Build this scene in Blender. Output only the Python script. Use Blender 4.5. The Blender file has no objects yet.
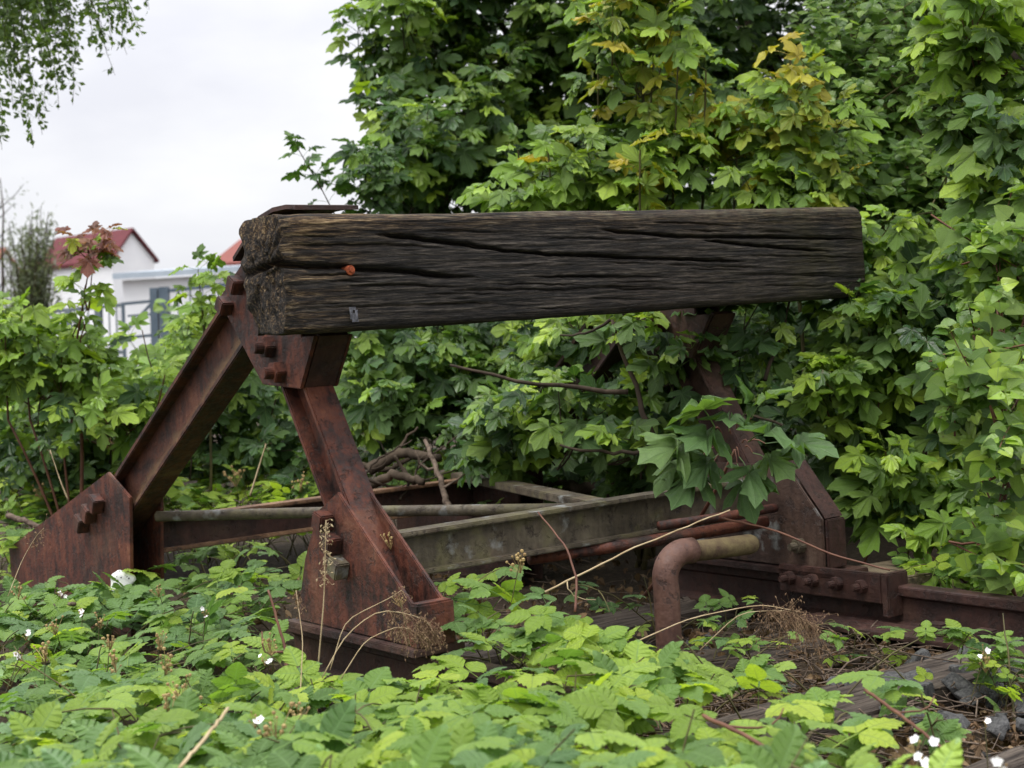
import bpy, bmesh, math, random
import numpy as np
from mathutils import Vector, Matrix

random.seed(7)
RG = np.random.default_rng(11)
S = bpy.context.scene
COL = S.collection

# ------------------------------------------------------------------ camera
FPX, CX, CY = 1500.0, 512.0, 384.0
CAM = np.array([0.0, 0.0, 1.1])
TH, RHO = math.atan(49 / 1500), math.asin(0.06)
_R = np.array([1.0, 0, 0]); _F = np.array([0, math.cos(TH), -math.sin(TH)]); _U = np.array([0, math.sin(TH), math.cos(TH)])
_r = _R * math.cos(RHO) - _U * math.sin(RHO); _u = _U * math.cos(RHO) + _R * math.sin(RHO)
cam = bpy.data.cameras.new("camera")
cam.sensor_width = 36.0; cam.lens = FPX * 36 / 1024; cam.clip_start = 0.05; cam.clip_end = 3000
cam.dof.use_dof = True; cam.dof.focus_distance = 4.75; cam.dof.aperture_fstop = 4.5
camo = bpy.data.objects.new("camera", cam); COL.objects.link(camo)
camo.matrix_world = Matrix(((_r[0], _u[0], -_F[0], CAM[0]), (_r[1], _u[1], -_F[1], CAM[1]), (_r[2], _u[2], -_F[2], CAM[2]), (0, 0, 0, 1)))
S.camera = camo


def at(px, py, dep):
    """world point seen at a photo position, at a given distance along the view axis"""
    return CAM + dep * (_F + _r * (px - CX) / FPX - _u * (py - CY) / FPX)


def project(P):
    d = np.asarray(P) - CAM
    z = d @ _F
    return CX + FPX * (d @ _r) / z, CY - FPX * (d @ _u) / z, z


# ------------------------------------------------------------------ sky and light (overcast)
W = bpy.data.worlds.new("World"); S.world = W; W.use_nodes = True
nt = W.node_tree; nt.nodes.clear()
N = nt.nodes.new; L = nt.links.new
out = N("ShaderNodeOutputWorld"); mixs = N("ShaderNodeMixShader")
sky = N("ShaderNodeTexSky"); sky.sky_type = 'NISHITA'; sky.sun_disc = False
SUN_EL, SUN_AZ = math.radians(58), math.radians(-35)
sky.sun_elevation = SUN_EL; sky.sun_rotation = SUN_AZ
bg1 = N("ShaderNodeBackground"); bg1.inputs[1].default_value = 0.08
L(sky.outputs[0], bg1.inputs[0])
tc = N("ShaderNodeTexCoord"); sep = N("ShaderNodeSeparateXYZ"); L(tc.outputs["Generated"], sep.inputs[0])
clp = N("ShaderNodeClamp"); L(sep.outputs[2], clp.inputs[0])
pw = N("ShaderNodeMath"); pw.operation = 'POWER'; pw.inputs[1].default_value = 2.0; L(clp.outputs[0], pw.inputs[0])
mr = N("ShaderNodeMapRange"); mr.inputs[3].default_value = 0.65; mr.inputs[4].default_value = 2.8     # overcast sky, brightest overhead
L(pw.outputs[0], mr.inputs[0])
mp = N("ShaderNodeMapping"); mp.inputs["Scale"].default_value = (3.0, 3.0, 7.0); L(tc.outputs["Generated"], mp.inputs[0])
nz = N("ShaderNodeTexNoise"); nz.inputs["Scale"].default_value = 1.6; nz.inputs["Detail"].default_value = 5; L(mp.outputs[0], nz.inputs[0])
rp = N("ShaderNodeValToRGB"); rp.color_ramp.elements[0].position = 0.35; rp.color_ramp.elements[1].position = 0.68
rp.color_ramp.elements[0].color = (0.88, 0.885, 0.95, 1); rp.color_ramp.elements[1].color = (1.10, 1.10, 1.11, 1)
L(nz.outputs["Fac"], rp.inputs[0])
bg2 = N("ShaderNodeBackground"); L(rp.outputs[0], bg2.inputs[0]); L(mr.outputs[0], bg2.inputs[1])
mixs.inputs[0].default_value = 0.93
L(bg1.outputs[0], mixs.inputs[1]); L(bg2.outputs[0], mixs.inputs[2]); L(mixs.outputs[0], out.inputs[0])
sun = bpy.data.lights.new("sun", 'SUN'); sun.energy = 1.5; sun.angle = math.radians(25); sun.color = (1, 0.97, 0.92)
suno = bpy.data.objects.new("sun", sun); COL.objects.link(suno)
sd = Vector((math.sin(SUN_AZ) * math.cos(SUN_EL), -math.cos(SUN_AZ) * math.cos(SUN_EL) * 0.6, math.sin(SUN_EL)))
suno.rotation_euler = sd.to_track_quat('Z', 'Y').to_euler()
sky.sun_rotation = math.atan2(sd.x, sd.y)
S.view_settings.view_transform = 'Standard'; S.view_settings.look = 'None'
S.view_settings.exposure = 0.55; S.view_settings.gamma = 1.0
S.cycles.max_bounces = 6; S.cycles.diffuse_bounces = 3; S.cycles.glossy_bounces = 2; S.cycles.transmission_bounces = 3
S.cycles.caustics_reflective = False; S.cycles.caustics_refractive = False
S.cycles.use_denoising = True
S.cycles.sample_clamp_indirect = 4


# ------------------------------------------------------------------ materials
def new_mat(name):
    m = bpy.data.materials.new(name); m.use_nodes = True
    t = m.node_tree; t.nodes.clear()
    o = t.nodes.new("ShaderNodeOutputMaterial")
    return m, t, o


def node(t, typ, **kw):
    n = t.nodes.new(typ)
    for k, v in kw.items():
        if k.startswith("i_"):
            n.inputs[k[2:]].default_value = v
        else:
            setattr(n, k, v)
    return n


def ramp(t, stops):
    n = t.nodes.new("ShaderNodeValToRGB"); e = n.color_ramp.elements
    while len(e) > 1: e.remove(e[-1])
    e[0].position = stops[0][0]; e[0].color = (*stops[0][1], 1)
    for p, c in stops[1:]:
        x = e.new(p); x.color = (*c, 1)
    return n


def mixc(t, fac, a, b, blend='MIX'):
    n = t.nodes.new("ShaderNodeMix"); n.data_type = 'RGBA'; n.blend_type = blend
    for sock, v in ((n.inputs[0], fac), (n.inputs[6], a), (n.inputs[7], b)):
        if isinstance(v, bpy.types.NodeSocket): t.links.new(v, sock)
        elif isinstance(v, (int, float)): sock.default_value = v
        else: sock.default_value = (*v, 1)
    return n.outputs[2]


def noise(t, vec, scale, detail=4, rough=0.55, dist=0.0):
    n = node(t, "ShaderNodeTexNoise"); n.inputs["Scale"].default_value = scale; n.inputs["Detail"].default_value = detail
    n.inputs["Roughness"].default_value = rough; n.inputs["Distortion"].default_value = dist
    if vec is not None: t.links.new(vec, n.inputs["Vector"])
    return n.outputs["Fac"]


def maprange(t, v, a, b, c=0.0, d=1.0, smooth=False):
    n = node(t, "ShaderNodeMapRange"); n.clamp = True
    if smooth: n.interpolation_type = 'SMOOTHSTEP'
    t.links.new(v, n.inputs[0])
    for i, x in zip((1, 2, 3, 4), (a, b, c, d)): n.inputs[i].default_value = x
    return n.outputs[0]


def math_(t, op, a, b=0.0):
    n = node(t, "ShaderNodeMath", operation=op)
    for s, v in ((n.inputs[0], a), (n.inputs[1], b)):
        if isinstance(v, bpy.types.NodeSocket): t.links.new(v, s)
        else: s.default_value = v
    return n.outputs[0]


def objvec(t, scale=(1, 1, 1)):
    c = node(t, "ShaderNodeTexCoord"); m = node(t, "ShaderNodeMapping"); m.inputs["Scale"].default_value = scale
    t.links.new(c.outputs["Object"], m.inputs[0]); return m.outputs[0], c


def bump(t, h, strength=0.5, dist=0.01, prev=None):
    n = node(t, "ShaderNodeBump"); n.inputs["Strength"].default_value = strength; n.inputs["Distance"].default_value = dist
    t.links.new(h, n.inputs["Height"])
    if prev is not None: t.links.new(prev, n.inputs["Normal"])
    return n.outputs[0]


def principled(t, o, col, rough, nrm=None, spec=0.4, metal=0.0):
    p = node(t, "ShaderNodeBsdfPrincipled")
    for s, v in ((p.inputs["Base Color"], col), (p.inputs["Roughness"], rough)):
        if isinstance(v, bpy.types.NodeSocket): t.links.new(v, s)
        elif isinstance(v, (int, float)): s.default_value = v
        else: s.default_value = (*v, 1)
    p.inputs["Specular IOR Level"].default_value = spec; p.inputs["Metallic"].default_value = metal
    if nrm is not None: t.links.new(nrm, p.inputs["Normal"])
    t.links.new(p.outputs[0], o.inputs[0]); return p


def leaf_mat(name, stops, vein=(0.16, 0.24, 0.07), under=1.25, rough=0.40, trans=0.40, spec=0.6, veinw=0.10, blotch=0.0):
    m, t, o = new_mat(name)
    oi = node(t, "ShaderNodeObjectInfo"); a = node(t, "ShaderNodeAttribute", attribute_name="rnd"); v = node(t, "ShaderNodeAttribute", attribute_name="vein")
    s = math_(t, 'FRACT', math_(t, 'ADD', oi.outputs["Random"], a.outputs["Fac"]))
    rmp = ramp(t, stops); t.links.new(s, rmp.inputs[0])
    vec, tcn = objvec(t)
    nf = noise(t, vec, 22, 3)
    col = mixc(t, 0.55, rmp.outputs[0], mixc(t, nf, (0.35, 0.4, 0.3), (1.5, 1.5, 1.4)), 'MULTIPLY')
    vm = maprange(t, v.outputs["Fac"], 0.0, veinw, 0.75, 0.0, True)
    col = mixc(t, vm, col, vein)
    if blotch:
        bl = maprange(t, noise(t, vec, 45, 2), 0.68, 0.73, 0, blotch)
        col = mixc(t, bl, col, (0.12, 0.07, 0.025))
    g = node(t, "ShaderNodeNewGeometry")
    un = mixc(t, 1.0, col, (under, under, under * 1.15), 'MULTIPLY')
    col = mixc(t, g.outputs["Backfacing"], col, un)
    p = node(t, "ShaderNodeBsdfPrincipled"); t.links.new(col, p.inputs["Base Color"])
    rr = maprange(t, nf, 0.3, 0.7, rough - 0.08, rough + 0.12); t.links.new(rr, p.inputs["Roughness"])
    p.inputs["Specular IOR Level"].default_value = spec
    nr = bump(t, math_(t, 'ADD', v.outputs["Fac"], math_(t, 'MULTIPLY', noise(t, vec, 90, 2), 0.5)), 0.7, 0.012); t.links.new(nr, p.inputs["Normal"])
    tr = node(t, "ShaderNodeBsdfTranslucent"); t.links.new(mixc(t, 1.0, col, (1.5, 1.55, 0.7), 'MULTIPLY'), tr.inputs[0])
    mx = node(t, "ShaderNodeMixShader"); mx.inputs[0].default_value = trans
    t.links.new(p.outputs[0], mx.inputs[1]); t.links.new(tr.outputs[0], mx.inputs[2]); t.links.new(mx.outputs[0], o.inputs[0])
    return m


def plain_mat(name, c1, c2, scale=8, rough=0.8, b=0.3, spec=0.3, stretch=(1, 1, 1), bd=0.004, metal=0.0, mid=(0.35, 0.65)):
    m, t, o = new_mat(name); vec, _ = objvec(t, stretch)
    n = noise(t, vec, scale, 6, 0.6); rm = ramp(t, [(mid[0], c1), (mid[1], c2)]); t.links.new(n, rm.inputs[0])
    nr = bump(t, noise(t, vec, scale * 4, 4), b, bd)
    principled(t, o, rm.outputs[0], rough, nr, spec, metal); return m


def rust_mat(name, stops, lichen=0.0, scale=5.0, moss=0.0, tan_band=None):
    m, t, o = new_mat(name); vec, tcn = objvec(t)
    vs, _ = objvec(t, (9, 9, 1.6))
    n1 = noise(t, vec, scale, 8, 0.62, 0.4); n2 = noise(t, vec, 55, 5, 0.65); n3 = noise(t, vs, 4, 5, 0.6)
    f = math_(t, 'ADD', math_(t, 'MULTIPLY', n1, 0.55), math_(t, 'ADD', math_(t, 'MULTIPLY', n2, 0.2), math_(t, 'MULTIPLY', n3, 0.25)))
    rm = ramp(t, stops); t.links.new(f, rm.inputs[0]); col = rm.outputs[0]
    # flakes where the old coat has lifted
    fl = maprange(t, noise(t, vec, 19, 6, 0.75), 0.56, 0.62)
    col = mixc(t, math_(t, 'MULTIPLY', fl, 0.65), col, (0.020, 0.011, 0.009))
    pal = maprange(t, noise(t, vec, 2.3, 6, 0.7), 0.52, 0.66)
    col = mixc(t, math_(t, 'MULTIPLY', pal, 0.5), col, mixc(t, n2, (0.045, 0.028, 0.019), (0.15, 0.088, 0.055)))
    if tan_band:      # pale tan band along one edge of the rolled section
        c0, c1, lo, hi = tan_band; sp = node(t, "ShaderNodeSeparateXYZ"); t.links.new(tcn.outputs["Object"], sp.inputs[0])
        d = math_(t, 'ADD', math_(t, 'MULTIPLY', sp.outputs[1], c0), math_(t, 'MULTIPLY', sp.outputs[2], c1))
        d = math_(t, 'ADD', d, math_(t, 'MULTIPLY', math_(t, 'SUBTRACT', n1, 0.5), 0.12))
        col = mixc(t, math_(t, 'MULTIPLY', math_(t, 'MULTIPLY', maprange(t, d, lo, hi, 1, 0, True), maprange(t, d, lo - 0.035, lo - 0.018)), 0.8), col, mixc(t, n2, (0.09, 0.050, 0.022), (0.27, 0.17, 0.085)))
    if lichen:
        li = maprange(t, noise(t, vec, 6.5, 5, 0.6), 0.66 - lichen * 0.2, 0.74 - lichen * 0.2)
        col = mixc(t, math_(t, 'MULTIPLY', li, 0.8), col, (0.24, 0.25, 0.24))
    if moss:
        g = node(t, "ShaderNodeNewGeometry"); sp = node(t, "ShaderNodeSeparateXYZ"); t.links.new(g.outputs["Normal"], sp.inputs[0])
        mo = math_(t, 'MULTIPLY', maprange(t, noise(t, vec, 7, 5), 0.62 - moss * 0.3, 0.74 - moss * 0.3), 0.75)
        col = mixc(t, mo, col, mixc(t, n2, (0.06, 0.058, 0.022), (0.18, 0.155, 0.075)))
    h = math_(t, 'ADD', math_(t, 'MULTIPLY', n2, 0.5), math_(t, 'SUBTRACT', n1, math_(t, 'MULTIPLY', fl, 0.35)))
    nr = bump(t, h, 0.75, 0.008)
    principled(t, o, col, maprange(t, n2, 0.3, 0.7, 0.45, 0.85), nr, 0.4); return m


def wood_beam_mat():
    m, t, o = new_mat("weathered_beam_wood"); vec, tcn = objvec(t, (1.7, 40, 40))
    vec1, _ = objvec(t)
    vecf, _ = objvec(t, (11.0, 130, 130))
    g1 = noise(t, vec, 1.9, 10, 0.78, 0.15); g2 = noise(t, vecf, 1.3, 5, 0.7, 0.1)
    big = noise(t, vec1, 3.2, 4)
    f = math_(t, 'ADD', math_(t, 'MULTIPLY', g1, 0.6), math_(t, 'MULTIPLY', g2, 0.4))
    dark = ramp(t, [(0.42, (0.004, 0.0033, 0.0027)), (0.48, (0.016, 0.0128, 0.0102)), (0.525, (0.042, 0.034, 0.027)), (0.57, (0.092, 0.076, 0.060)), (0.63, (0.17, 0.147, 0.120))]); t.links.new(f, dark.inputs[0])
    warm = ramp(t, [(0.42, (0.006, 0.004, 0.003)), (0.48, (0.034, 0.018, 0.009)), (0.525, (0.13, 0.078, 0.034)), (0.59, (0.42, 0.30, 0.155))]); t.links.new(f, warm.inputs[0])
    sp = node(t, "ShaderNodeSeparateXYZ"); t.links.new(tcn.outputs["Object"], sp.inputs[0])
    wob = math_(t, 'MULTIPLY', math_(t, 'SUBTRACT', big, 0.5), 0.35)
    mx = maprange(t, math_(t, 'ADD', sp.outputs[0], math_(t, 'MULTIPLY', wob, 1.5)), 0.02, 0.36, 1, 0, True)    # bleached broken end
    tz = math_(t, 'ADD', sp.outputs[2], math_(t, 'MULTIPLY', wob, 0.45))
    mz = maprange(t, tz, 1.40, 1.49, 0, 1, True)                                                              # bleached top arris
    mxx = math_(t, 'MULTIPLY', mx, maprange(t, noise(t, vec, 1.0, 3), 0.40, 0.58))
    msk = math_(t, 'MINIMUM', 1.0, math_(t, 'ADD', math_(t, 'MULTIPLY', mxx, 0.8), math_(t, 'MULTIPLY', mz, math_(t, 'ADD', 0.38, math_(t, 'MULTIPLY', maprange(t, sp.outputs[0], 0.0, 0.9, 1, 0, True), 0.6)))))
    col = mixc(t, msk, dark.outputs[0], warm.outputs[0])
    # tar-brown middle, algae to the right
    br = math_(t, 'MULTIPLY', maprange(t, sp.outputs[0], 0.8, 1.5, 0, 0.5, True), maprange(t, big, 0.4, 0.6))
    col = mixc(t, br, col, mixc(t, maprange(t, f, 0.38, 0.66), (0.010, 0.007, 0.005), (0.085, 0.058, 0.038)))
    al = math_(t, 'MULTIPLY', maprange(t, sp.outputs[0], 1.5, 2.6, 0, 0.75, True), maprange(t, noise(t, vec1, 5, 5), 0.42, 0.62))
    col = mixc(t, al, col, mixc(t, maprange(t, f, 0.38, 0.66), (0.012, 0.010, 0.005), (0.115, 0.095, 0.040)))
    vce, _ = objvec(t, (6, 30, 9)); pk = maprange(t, noise(t, vce, 2.0, 5, 0.7, 0.8), 0.42, 0.54, 0.8, 0.0)
    col = mixc(t, math_(t, 'MULTIPLY', pk, maprange(t, sp.outputs[0], 0.015, 0.07, 1, 0, True)), col, (0.006, 0.0045, 0.0035))
    top = math_(t, 'MULTIPLY', maprange(t, sp.outputs[2], 1.478, 1.492), maprange(t, noise(t, vec1, 16, 4), 0.45, 0.58))
    col = mixc(t, math_(t, 'MULTIPLY', math_(t, 'MULTIPLY', top, maprange(t, g1, 0.42, 0.58)), 0.5), col, (0.15, 0.14, 0.085))
    vck, _ = objvec(t, (1.6, 60, 60))
    ck = maprange(t, noise(t, vck, 1.5, 4, 0.75, 0.6), 0.60, 0.66)                          # fine drying checks
    col = mixc(t, math_(t, 'MULTIPLY', ck, 0.85), col, (0.005, 0.004, 0.0035))
    gl = maprange(t, noise(t, vecf, 1.1, 4, 0.7), 0.60, 0.72, 0, 0.55)                      # raised silvery fibres
    col = mixc(t, gl, col, mixc(t, msk, (0.15, 0.14, 0.13), (0.40, 0.31, 0.19)))
    f = math_(t, 'SUBTRACT', math_(t, 'ADD', f, math_(t, 'MULTIPLY', gl, 0.3)), math_(t, 'MULTIPLY', ck, 0.4))
    nr = bump(t, f, 1.0, 0.025)
    principled(t, o, col, 0.78, nr, 0.35); return m


def ground_mat():
    m, t, o = new_mat("leaf_mould_soil"); vec, _ = objvec(t)
    n1 = noise(t, vec, 3, 8, 0.65); n2 = noise(t, vec, 45, 6, 0.7)
    rm = ramp(t, [(0.35, (0.016, 0.011, 0.007)), (0.5, (0.04, 0.028, 0.018)), (0.62, (0.085, 0.062, 0.04)), (0.75, (0.14, 0.11, 0.075))])
    t.links.new(math_(t, 'ADD', math_(t, 'MULTIPLY', n1, 0.4), math_(t, 'MULTIPLY', n2, 0.6)), rm.inputs[0])
    g = rm.outputs[0]
    principled(t, o, g, 0.95, bump(t, n2, 0.8, 0.02), 0.2); return m


M = {}
M['maple'] = leaf_mat("maple_leaf_green", [(0.0, (0.052, 0.106, 0.017)), (0.3, (0.092, 0.167, 0.024)), (0.65, (0.149, 0.241, 0.032)), (1.0, (0.230, 0.322, 0.046))], blotch=0.6)
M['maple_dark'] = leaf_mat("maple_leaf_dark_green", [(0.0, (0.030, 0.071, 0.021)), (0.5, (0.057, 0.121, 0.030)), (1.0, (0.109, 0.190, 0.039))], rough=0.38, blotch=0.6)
M['maple_lime'] = leaf_mat("maple_leaf_light_green", [(0.0, (0.138, 0.247, 0.025)), (0.5, (0.213, 0.339, 0.032)), (1.0, (0.322, 0.437, 0.046))], trans=0.36, blotch=0.6)
M['maple_yellow'] = leaf_mat("maple_leaf_turning_yellow", [(0.0, (0.20, 0.26, 0.025)), (0.4, (0.30, 0.32, 0.026)), (0.75, (0.42, 0.38, 0.030)), (1.0, (0.36, 0.27, 0.026))], vein=(0.34, 0.26, 0.06), trans=0.36)
M['maple_red'] = leaf_mat("young_reddish_leaf", [(0.0, (0.11, 0.045, 0.022)), (0.5, (0.17, 0.05, 0.03)), (1.0, (0.20, 0.09, 0.035))], vein=(0.24, 0.1, 0.06))
M['maple_blue'] = leaf_mat("big_maple_leaf_bluish_green", [(0.0, (0.060, 0.120, 0.036)), (0.5, (0.088, 0.165, 0.044)), (1.0, (0.135, 0.22, 0.054))], rough=0.36, veinw=0.05, vein=(0.2, 0.3, 0.12))
M['heart'] = leaf_mat("small_heart_leaf", [(0.0, (0.060, 0.125, 0.026)), (0.5, (0.12, 0.21, 0.042)), (1.0, (0.23, 0.33, 0.080))], rough=0.34, spec=0.5, blotch=0.6)
M['birch'] = leaf_mat("birch_leaf", [(0.0, (0.04, 0.078, 0.016)), (0.6, (0.075, 0.13, 0.022)), (1.0, (0.13, 0.20, 0.03))])
M['bramble'] = leaf_mat("bramble_leaf_green", [(0.0, (0.085, 0.17, 0.034)), (0.4, (0.135, 0.245, 0.042)), (0.75, (0.20, 0.33, 0.050)), (1.0, (0.30, 0.43, 0.06))], vein=(0.16, 0.28, 0.08), trans=0.3, rough=0.45, blotch=0.0)
M['bramble_cool'] = leaf_mat("bramble_leaf_cool_green", [(0.0, (0.068, 0.150, 0.043)), (0.5, (0.115, 0.22, 0.058)), (1.0, (0.18, 0.31, 0.068))], vein=(0.15, 0.27, 0.1), trans=0.25, rough=0.42)
M['bramble_lime'] = leaf_mat("bramble_leaf_yellow_green", [(0.0, (0.19, 0.30, 0.034)), (0.5, (0.28, 0.41, 0.042)), (1.0, (0.40, 0.51, 0.055))], vein=(0.2, 0.3, 0.06), trans=0.34)
M['grey_leaf'] = leaf_mat("greyish_willow_leaf", [(0.0, (0.07, 0.085, 0.05)), (1.0, (0.13, 0.15, 0.09))])
M['dead_leaf'] = leaf_mat("dead_leaf", [(0.0, (0.06, 0.035, 0.018)), (0.5, (0.14, 0.085, 0.045)), (1.0, (0.26, 0.18, 0.11))], vein=(0.2, 0.14, 0.08), trans=0.1, rough=0.8, spec=0.1)
M['stem_green'] = plain_mat("green_brown_stem", (0.05, 0.045, 0.018), (0.10, 0.085, 0.03), 12, 0.7)
M['stem_red'] = plain_mat("reddish_stem", (0.085, 0.032, 0.022), (0.15, 0.07, 0.04), 12, 0.6)
M['bark'] = plain_mat("brown_bark", (0.022, 0.016, 0.011), (0.075, 0.055, 0.038), 10, 0.9, 0.7, 0.2, (1, 1, 0.25), 0.01)
M['straw'] = plain_mat("dry_straw", (0.30, 0.22, 0.12), (0.45, 0.36, 0.22), 20, 0.8)
M['dead_wood'] = plain_mat("dead_branch_wood", (0.05, 0.035, 0.025), (0.16, 0.12, 0.09), 9, 0.9, 0.6, 0.2, (3, 3, 3), 0.006)
M['seed'] = plain_mat("brown_seed_head", (0.10, 0.055, 0.03), (0.24, 0.16, 0.09), 30, 0.85)
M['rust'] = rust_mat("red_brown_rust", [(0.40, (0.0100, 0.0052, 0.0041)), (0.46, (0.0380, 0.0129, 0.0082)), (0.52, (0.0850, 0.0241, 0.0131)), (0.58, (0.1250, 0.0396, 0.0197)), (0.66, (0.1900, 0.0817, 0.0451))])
M['rust_strut'] = rust_mat("rust_with_tan_band", [(0.40, (0.0100, 0.0052, 0.0041)), (0.46, (0.0300, 0.0120, 0.0082)), (0.52, (0.0660, 0.0224, 0.0131)), (0.58, (0.1000, 0.0361, 0.0197)), (0.66, (0.1600, 0.0731, 0.0410))], tan_band=(0.512, 0.859, 1.365, 1.42))
M['rust_tan'] = rust_mat("tan_rust", [(0.36, (0.045, 0.022, 0.013)), (0.47, (0.12, 0.062, 0.032)), (0.57, (0.20, 0.115, 0.060)), (0.68, (0.28, 0.18, 0.11))], lichen=0.05)
M['rust_dark'] = rust_mat("dark_rust_and_shade", [(0.36, (0.0100, 0.0052, 0.0041)), (0.48, (0.0280, 0.0120, 0.0090)), (0.58, (0.0520, 0.0215, 0.0156)), (0.7, (0.1000, 0.0482, 0.0344))])  # dark rust; on the right frame it also stands in for shade
M['rust_lichen'] = rust_mat("rust_with_grey_paint", [(0.36, (0.014, 0.009, 0.007)), (0.48, (0.045, 0.025, 0.018)), (0.58, (0.075, 0.043, 0.03)), (0.7, (0.13, 0.09, 0.065))], lichen=0.5)
M['rust_moss'] = rust_mat("mossy_rust", [(0.36, (0.022, 0.017, 0.011)), (0.48, (0.066, 0.052, 0.034)), (0.58, (0.115, 0.094, 0.062)), (0.7, (0.20, 0.175, 0.13))], lichen=0.4, moss=0.35)
M['pipe'] = rust_mat("matt_red_brown_pipe", [(0.38, (0.045, 0.020, 0.014)), (0.48, (0.085, 0.040, 0.028)), (0.56, (0.11, 0.055, 0.038)), (0.68, (0.16, 0.09, 0.066))], scale=9)
M['beam'] = wood_beam_mat()
M['bolt_orange'] = plain_mat("bright_orange_rust", (0.09, 0.018, 0.008), (0.45, 0.11, 0.04), 70, 0.8, 0.6, 0.3)
M['sleeper'] = plain_mat("old_sleeper_wood", (0.022, 0.016, 0.013), (0.11, 0.088, 0.070), 4, 0.9, 0.9, 0.25, (1.0, 14, 14), 0.012)
M['plank'] = plain_mat("weathered_plank_wood", (0.05, 0.038, 0.026), (0.20, 0.155, 0.10), 4, 0.9, 0.8, 0.25, (14, 1.0, 14), 0.01)
M['stone'] = plain_mat("grey_ballast_stone", (0.030, 0.030, 0.031), (0.105, 0.103, 0.10), 7, 0.85, 0.6, 0.35, (1, 1, 1), 0.01)
M['soil'] = ground_mat()
M['white'] = plain_mat("white_plastic", (0.42, 0.42, 0.38), (0.76, 0.76, 0.75), 22, 0.55, 0.4, mid=(0.30, 0.46))
M['speck'] = plain_mat("dark_speck", (0.03, 0.03, 0.03), (0.06, 0.05, 0.05), 30)
M['petal'] = plain_mat("white_petal", (0.80, 0.78, 0.78), (0.86, 0.84, 0.85), 10, 0.6, 0.0)
M['bud'] = plain_mat("tan_bud", (0.22, 0.14, 0.06), (0.38, 0.28, 0.12), 40, 0.8)
M['wall_white'] = plain_mat("white_render", (0.76, 0.77, 0.79), (0.82, 0.83, 0.84), 1, 0.9)
M['roof_red'] = plain_mat("dark_red_tiles", (0.085, 0.018, 0.022), (0.13, 0.028, 0.034), 3, 0.8)
M['roof_orange'] = plain_mat("orange_red_tiles", (0.16, 0.050, 0.040), (0.21, 0.066, 0.052), 3, 0.8)
M['roof_brown'] = plain_mat("brown_tiles", (0.24, 0.11, 0.08), (0.30, 0.14, 0.10), 3, 0.8)
M['trim_grey'] = plain_mat("blue_grey_trim", (0.36, 0.42, 0.48), (0.42, 0.48, 0.54), 3, 0.6)
M['gate'] = plain_mat("slate_grey_gate_paint", (0.075, 0.105, 0.135), (0.11, 0.145, 0.18), 6, 0.55)
M['fence'] = plain_mat("blue_grey_fence_paint", (0.12, 0.15, 0.17), (0.18, 0.21, 0.23), 6, 0.6)
M['window'] = plain_mat("dark_window_glass", (0.04, 0.05, 0.06), (0.07, 0.08, 0.09), 3, 0.15, 0.0, 0.6)


# ------------------------------------------------------------------ mesh helpers
class MB:
    """collects geometry and links it as one mesh object"""
    def __init__(s): s.v = []; s.f = []; s.n = 0
    def add(s, verts, faces):
        verts = np.asarray(verts, float); s.v.append(verts); s.f += [tuple(i + s.n for i in f) for f in faces]; s.n += len(verts)
    def box(s, c, size, rot=None):
        h = np.array(size) / 2
        v = np.array([[x, y, z] for x in (-1, 1) for y in (-1, 1) for z in (-1, 1)]) * h
        if rot is not None: v = v @ np.asarray(rot).T
        s.add(v + np.array(c), [(0, 1, 3, 2), (4, 6, 7, 5), (0, 4, 5, 1), (2, 3, 7, 6), (0, 2, 6, 4), (1, 5, 7, 3)])
    def prism(s, poly, vec):
        poly = np.asarray(poly, float); n = len(poly)
        v = np.vstack([poly, poly + np.asarray(vec)])
        s.add(v, [tuple(range(n - 1, -1, -1)), tuple(range(n, 2 * n))] + [(i, (i + 1) % n, n + (i + 1) % n, n + i) for i in range(n)])
    def tube(s, pts, rad, sides=6, cap=True):
        pts = np.asarray(pts, float); n = len(pts)
        rad = np.full(n, rad) if np.isscalar(rad) else np.asarray(rad, float)
        tg = np.gradient(pts, axis=0); tg /= np.linalg.norm(tg, axis=1)[:, None] + 1e-9
        ref = np.array([0, 0, 1.0]) if abs(tg[0][2]) < 0.9 else np.array([1.0, 0, 0])
        V = []; u = np.cross(tg[0], ref); u /= np.linalg.norm(u)
        for i in range(n):
            u = u - tg[i] * (u @ tg[i]); u /= np.linalg.norm(u) + 1e-9; w = np.cross(tg[i], u)
            for k in range(sides):
                a = 2 * math.pi * k / sides; V.append(pts[i] + rad[i] * (math.cos(a) * u + math.sin(a) * w))
        F = [(i * sides + k, i * sides + (k + 1) % sides, (i + 1) * sides + (k + 1) % sides, (i + 1) * sides + k) for i in range(n - 1) for k in range(sides)]
        if cap: F += [tuple(range(sides - 1, -1, -1)), tuple(range((n - 1) * sides, n * sides))]
        s.add(V, F)
    def mesh(s, name, mat, smooth=False):
        me = bpy.data.meshes.new(name); me.from_pydata(np.vstack(s.v).tolist(), [], s.f); me.materials.append(mat)
        if smooth: me.polygons.foreach_set("use_smooth", [True] * len(me.polygons))
        me.validate(); me.update(); return me
    def build(s, name, mat, parent=None, smooth=False, bevel=0.0, label=None):
        me = s.mesh(name, mat, smooth)
        if bevel:
            bm = bmesh.new(); bm.from_mesh(me); bmesh.ops.recalc_face_normals(bm, faces=bm.faces)
            bmesh.ops.bevel(bm, geom=[e for e in bm.edges if len(e.link_faces) == 2 and e.calc_face_angle(0) > 0.5], offset=bevel, segments=2, affect='EDGES', clamp_overlap=True)
            bm.to_mesh(me); bm.free(); me.update()
        return link(name, me, parent, label)


def link(name, data, parent=None, label=None):
    o = bpy.data.objects.new(name, data); COL.objects.link(o)
    if parent is not None: o.parent = parent
    if label: o["label"] = label
    return o


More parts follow.
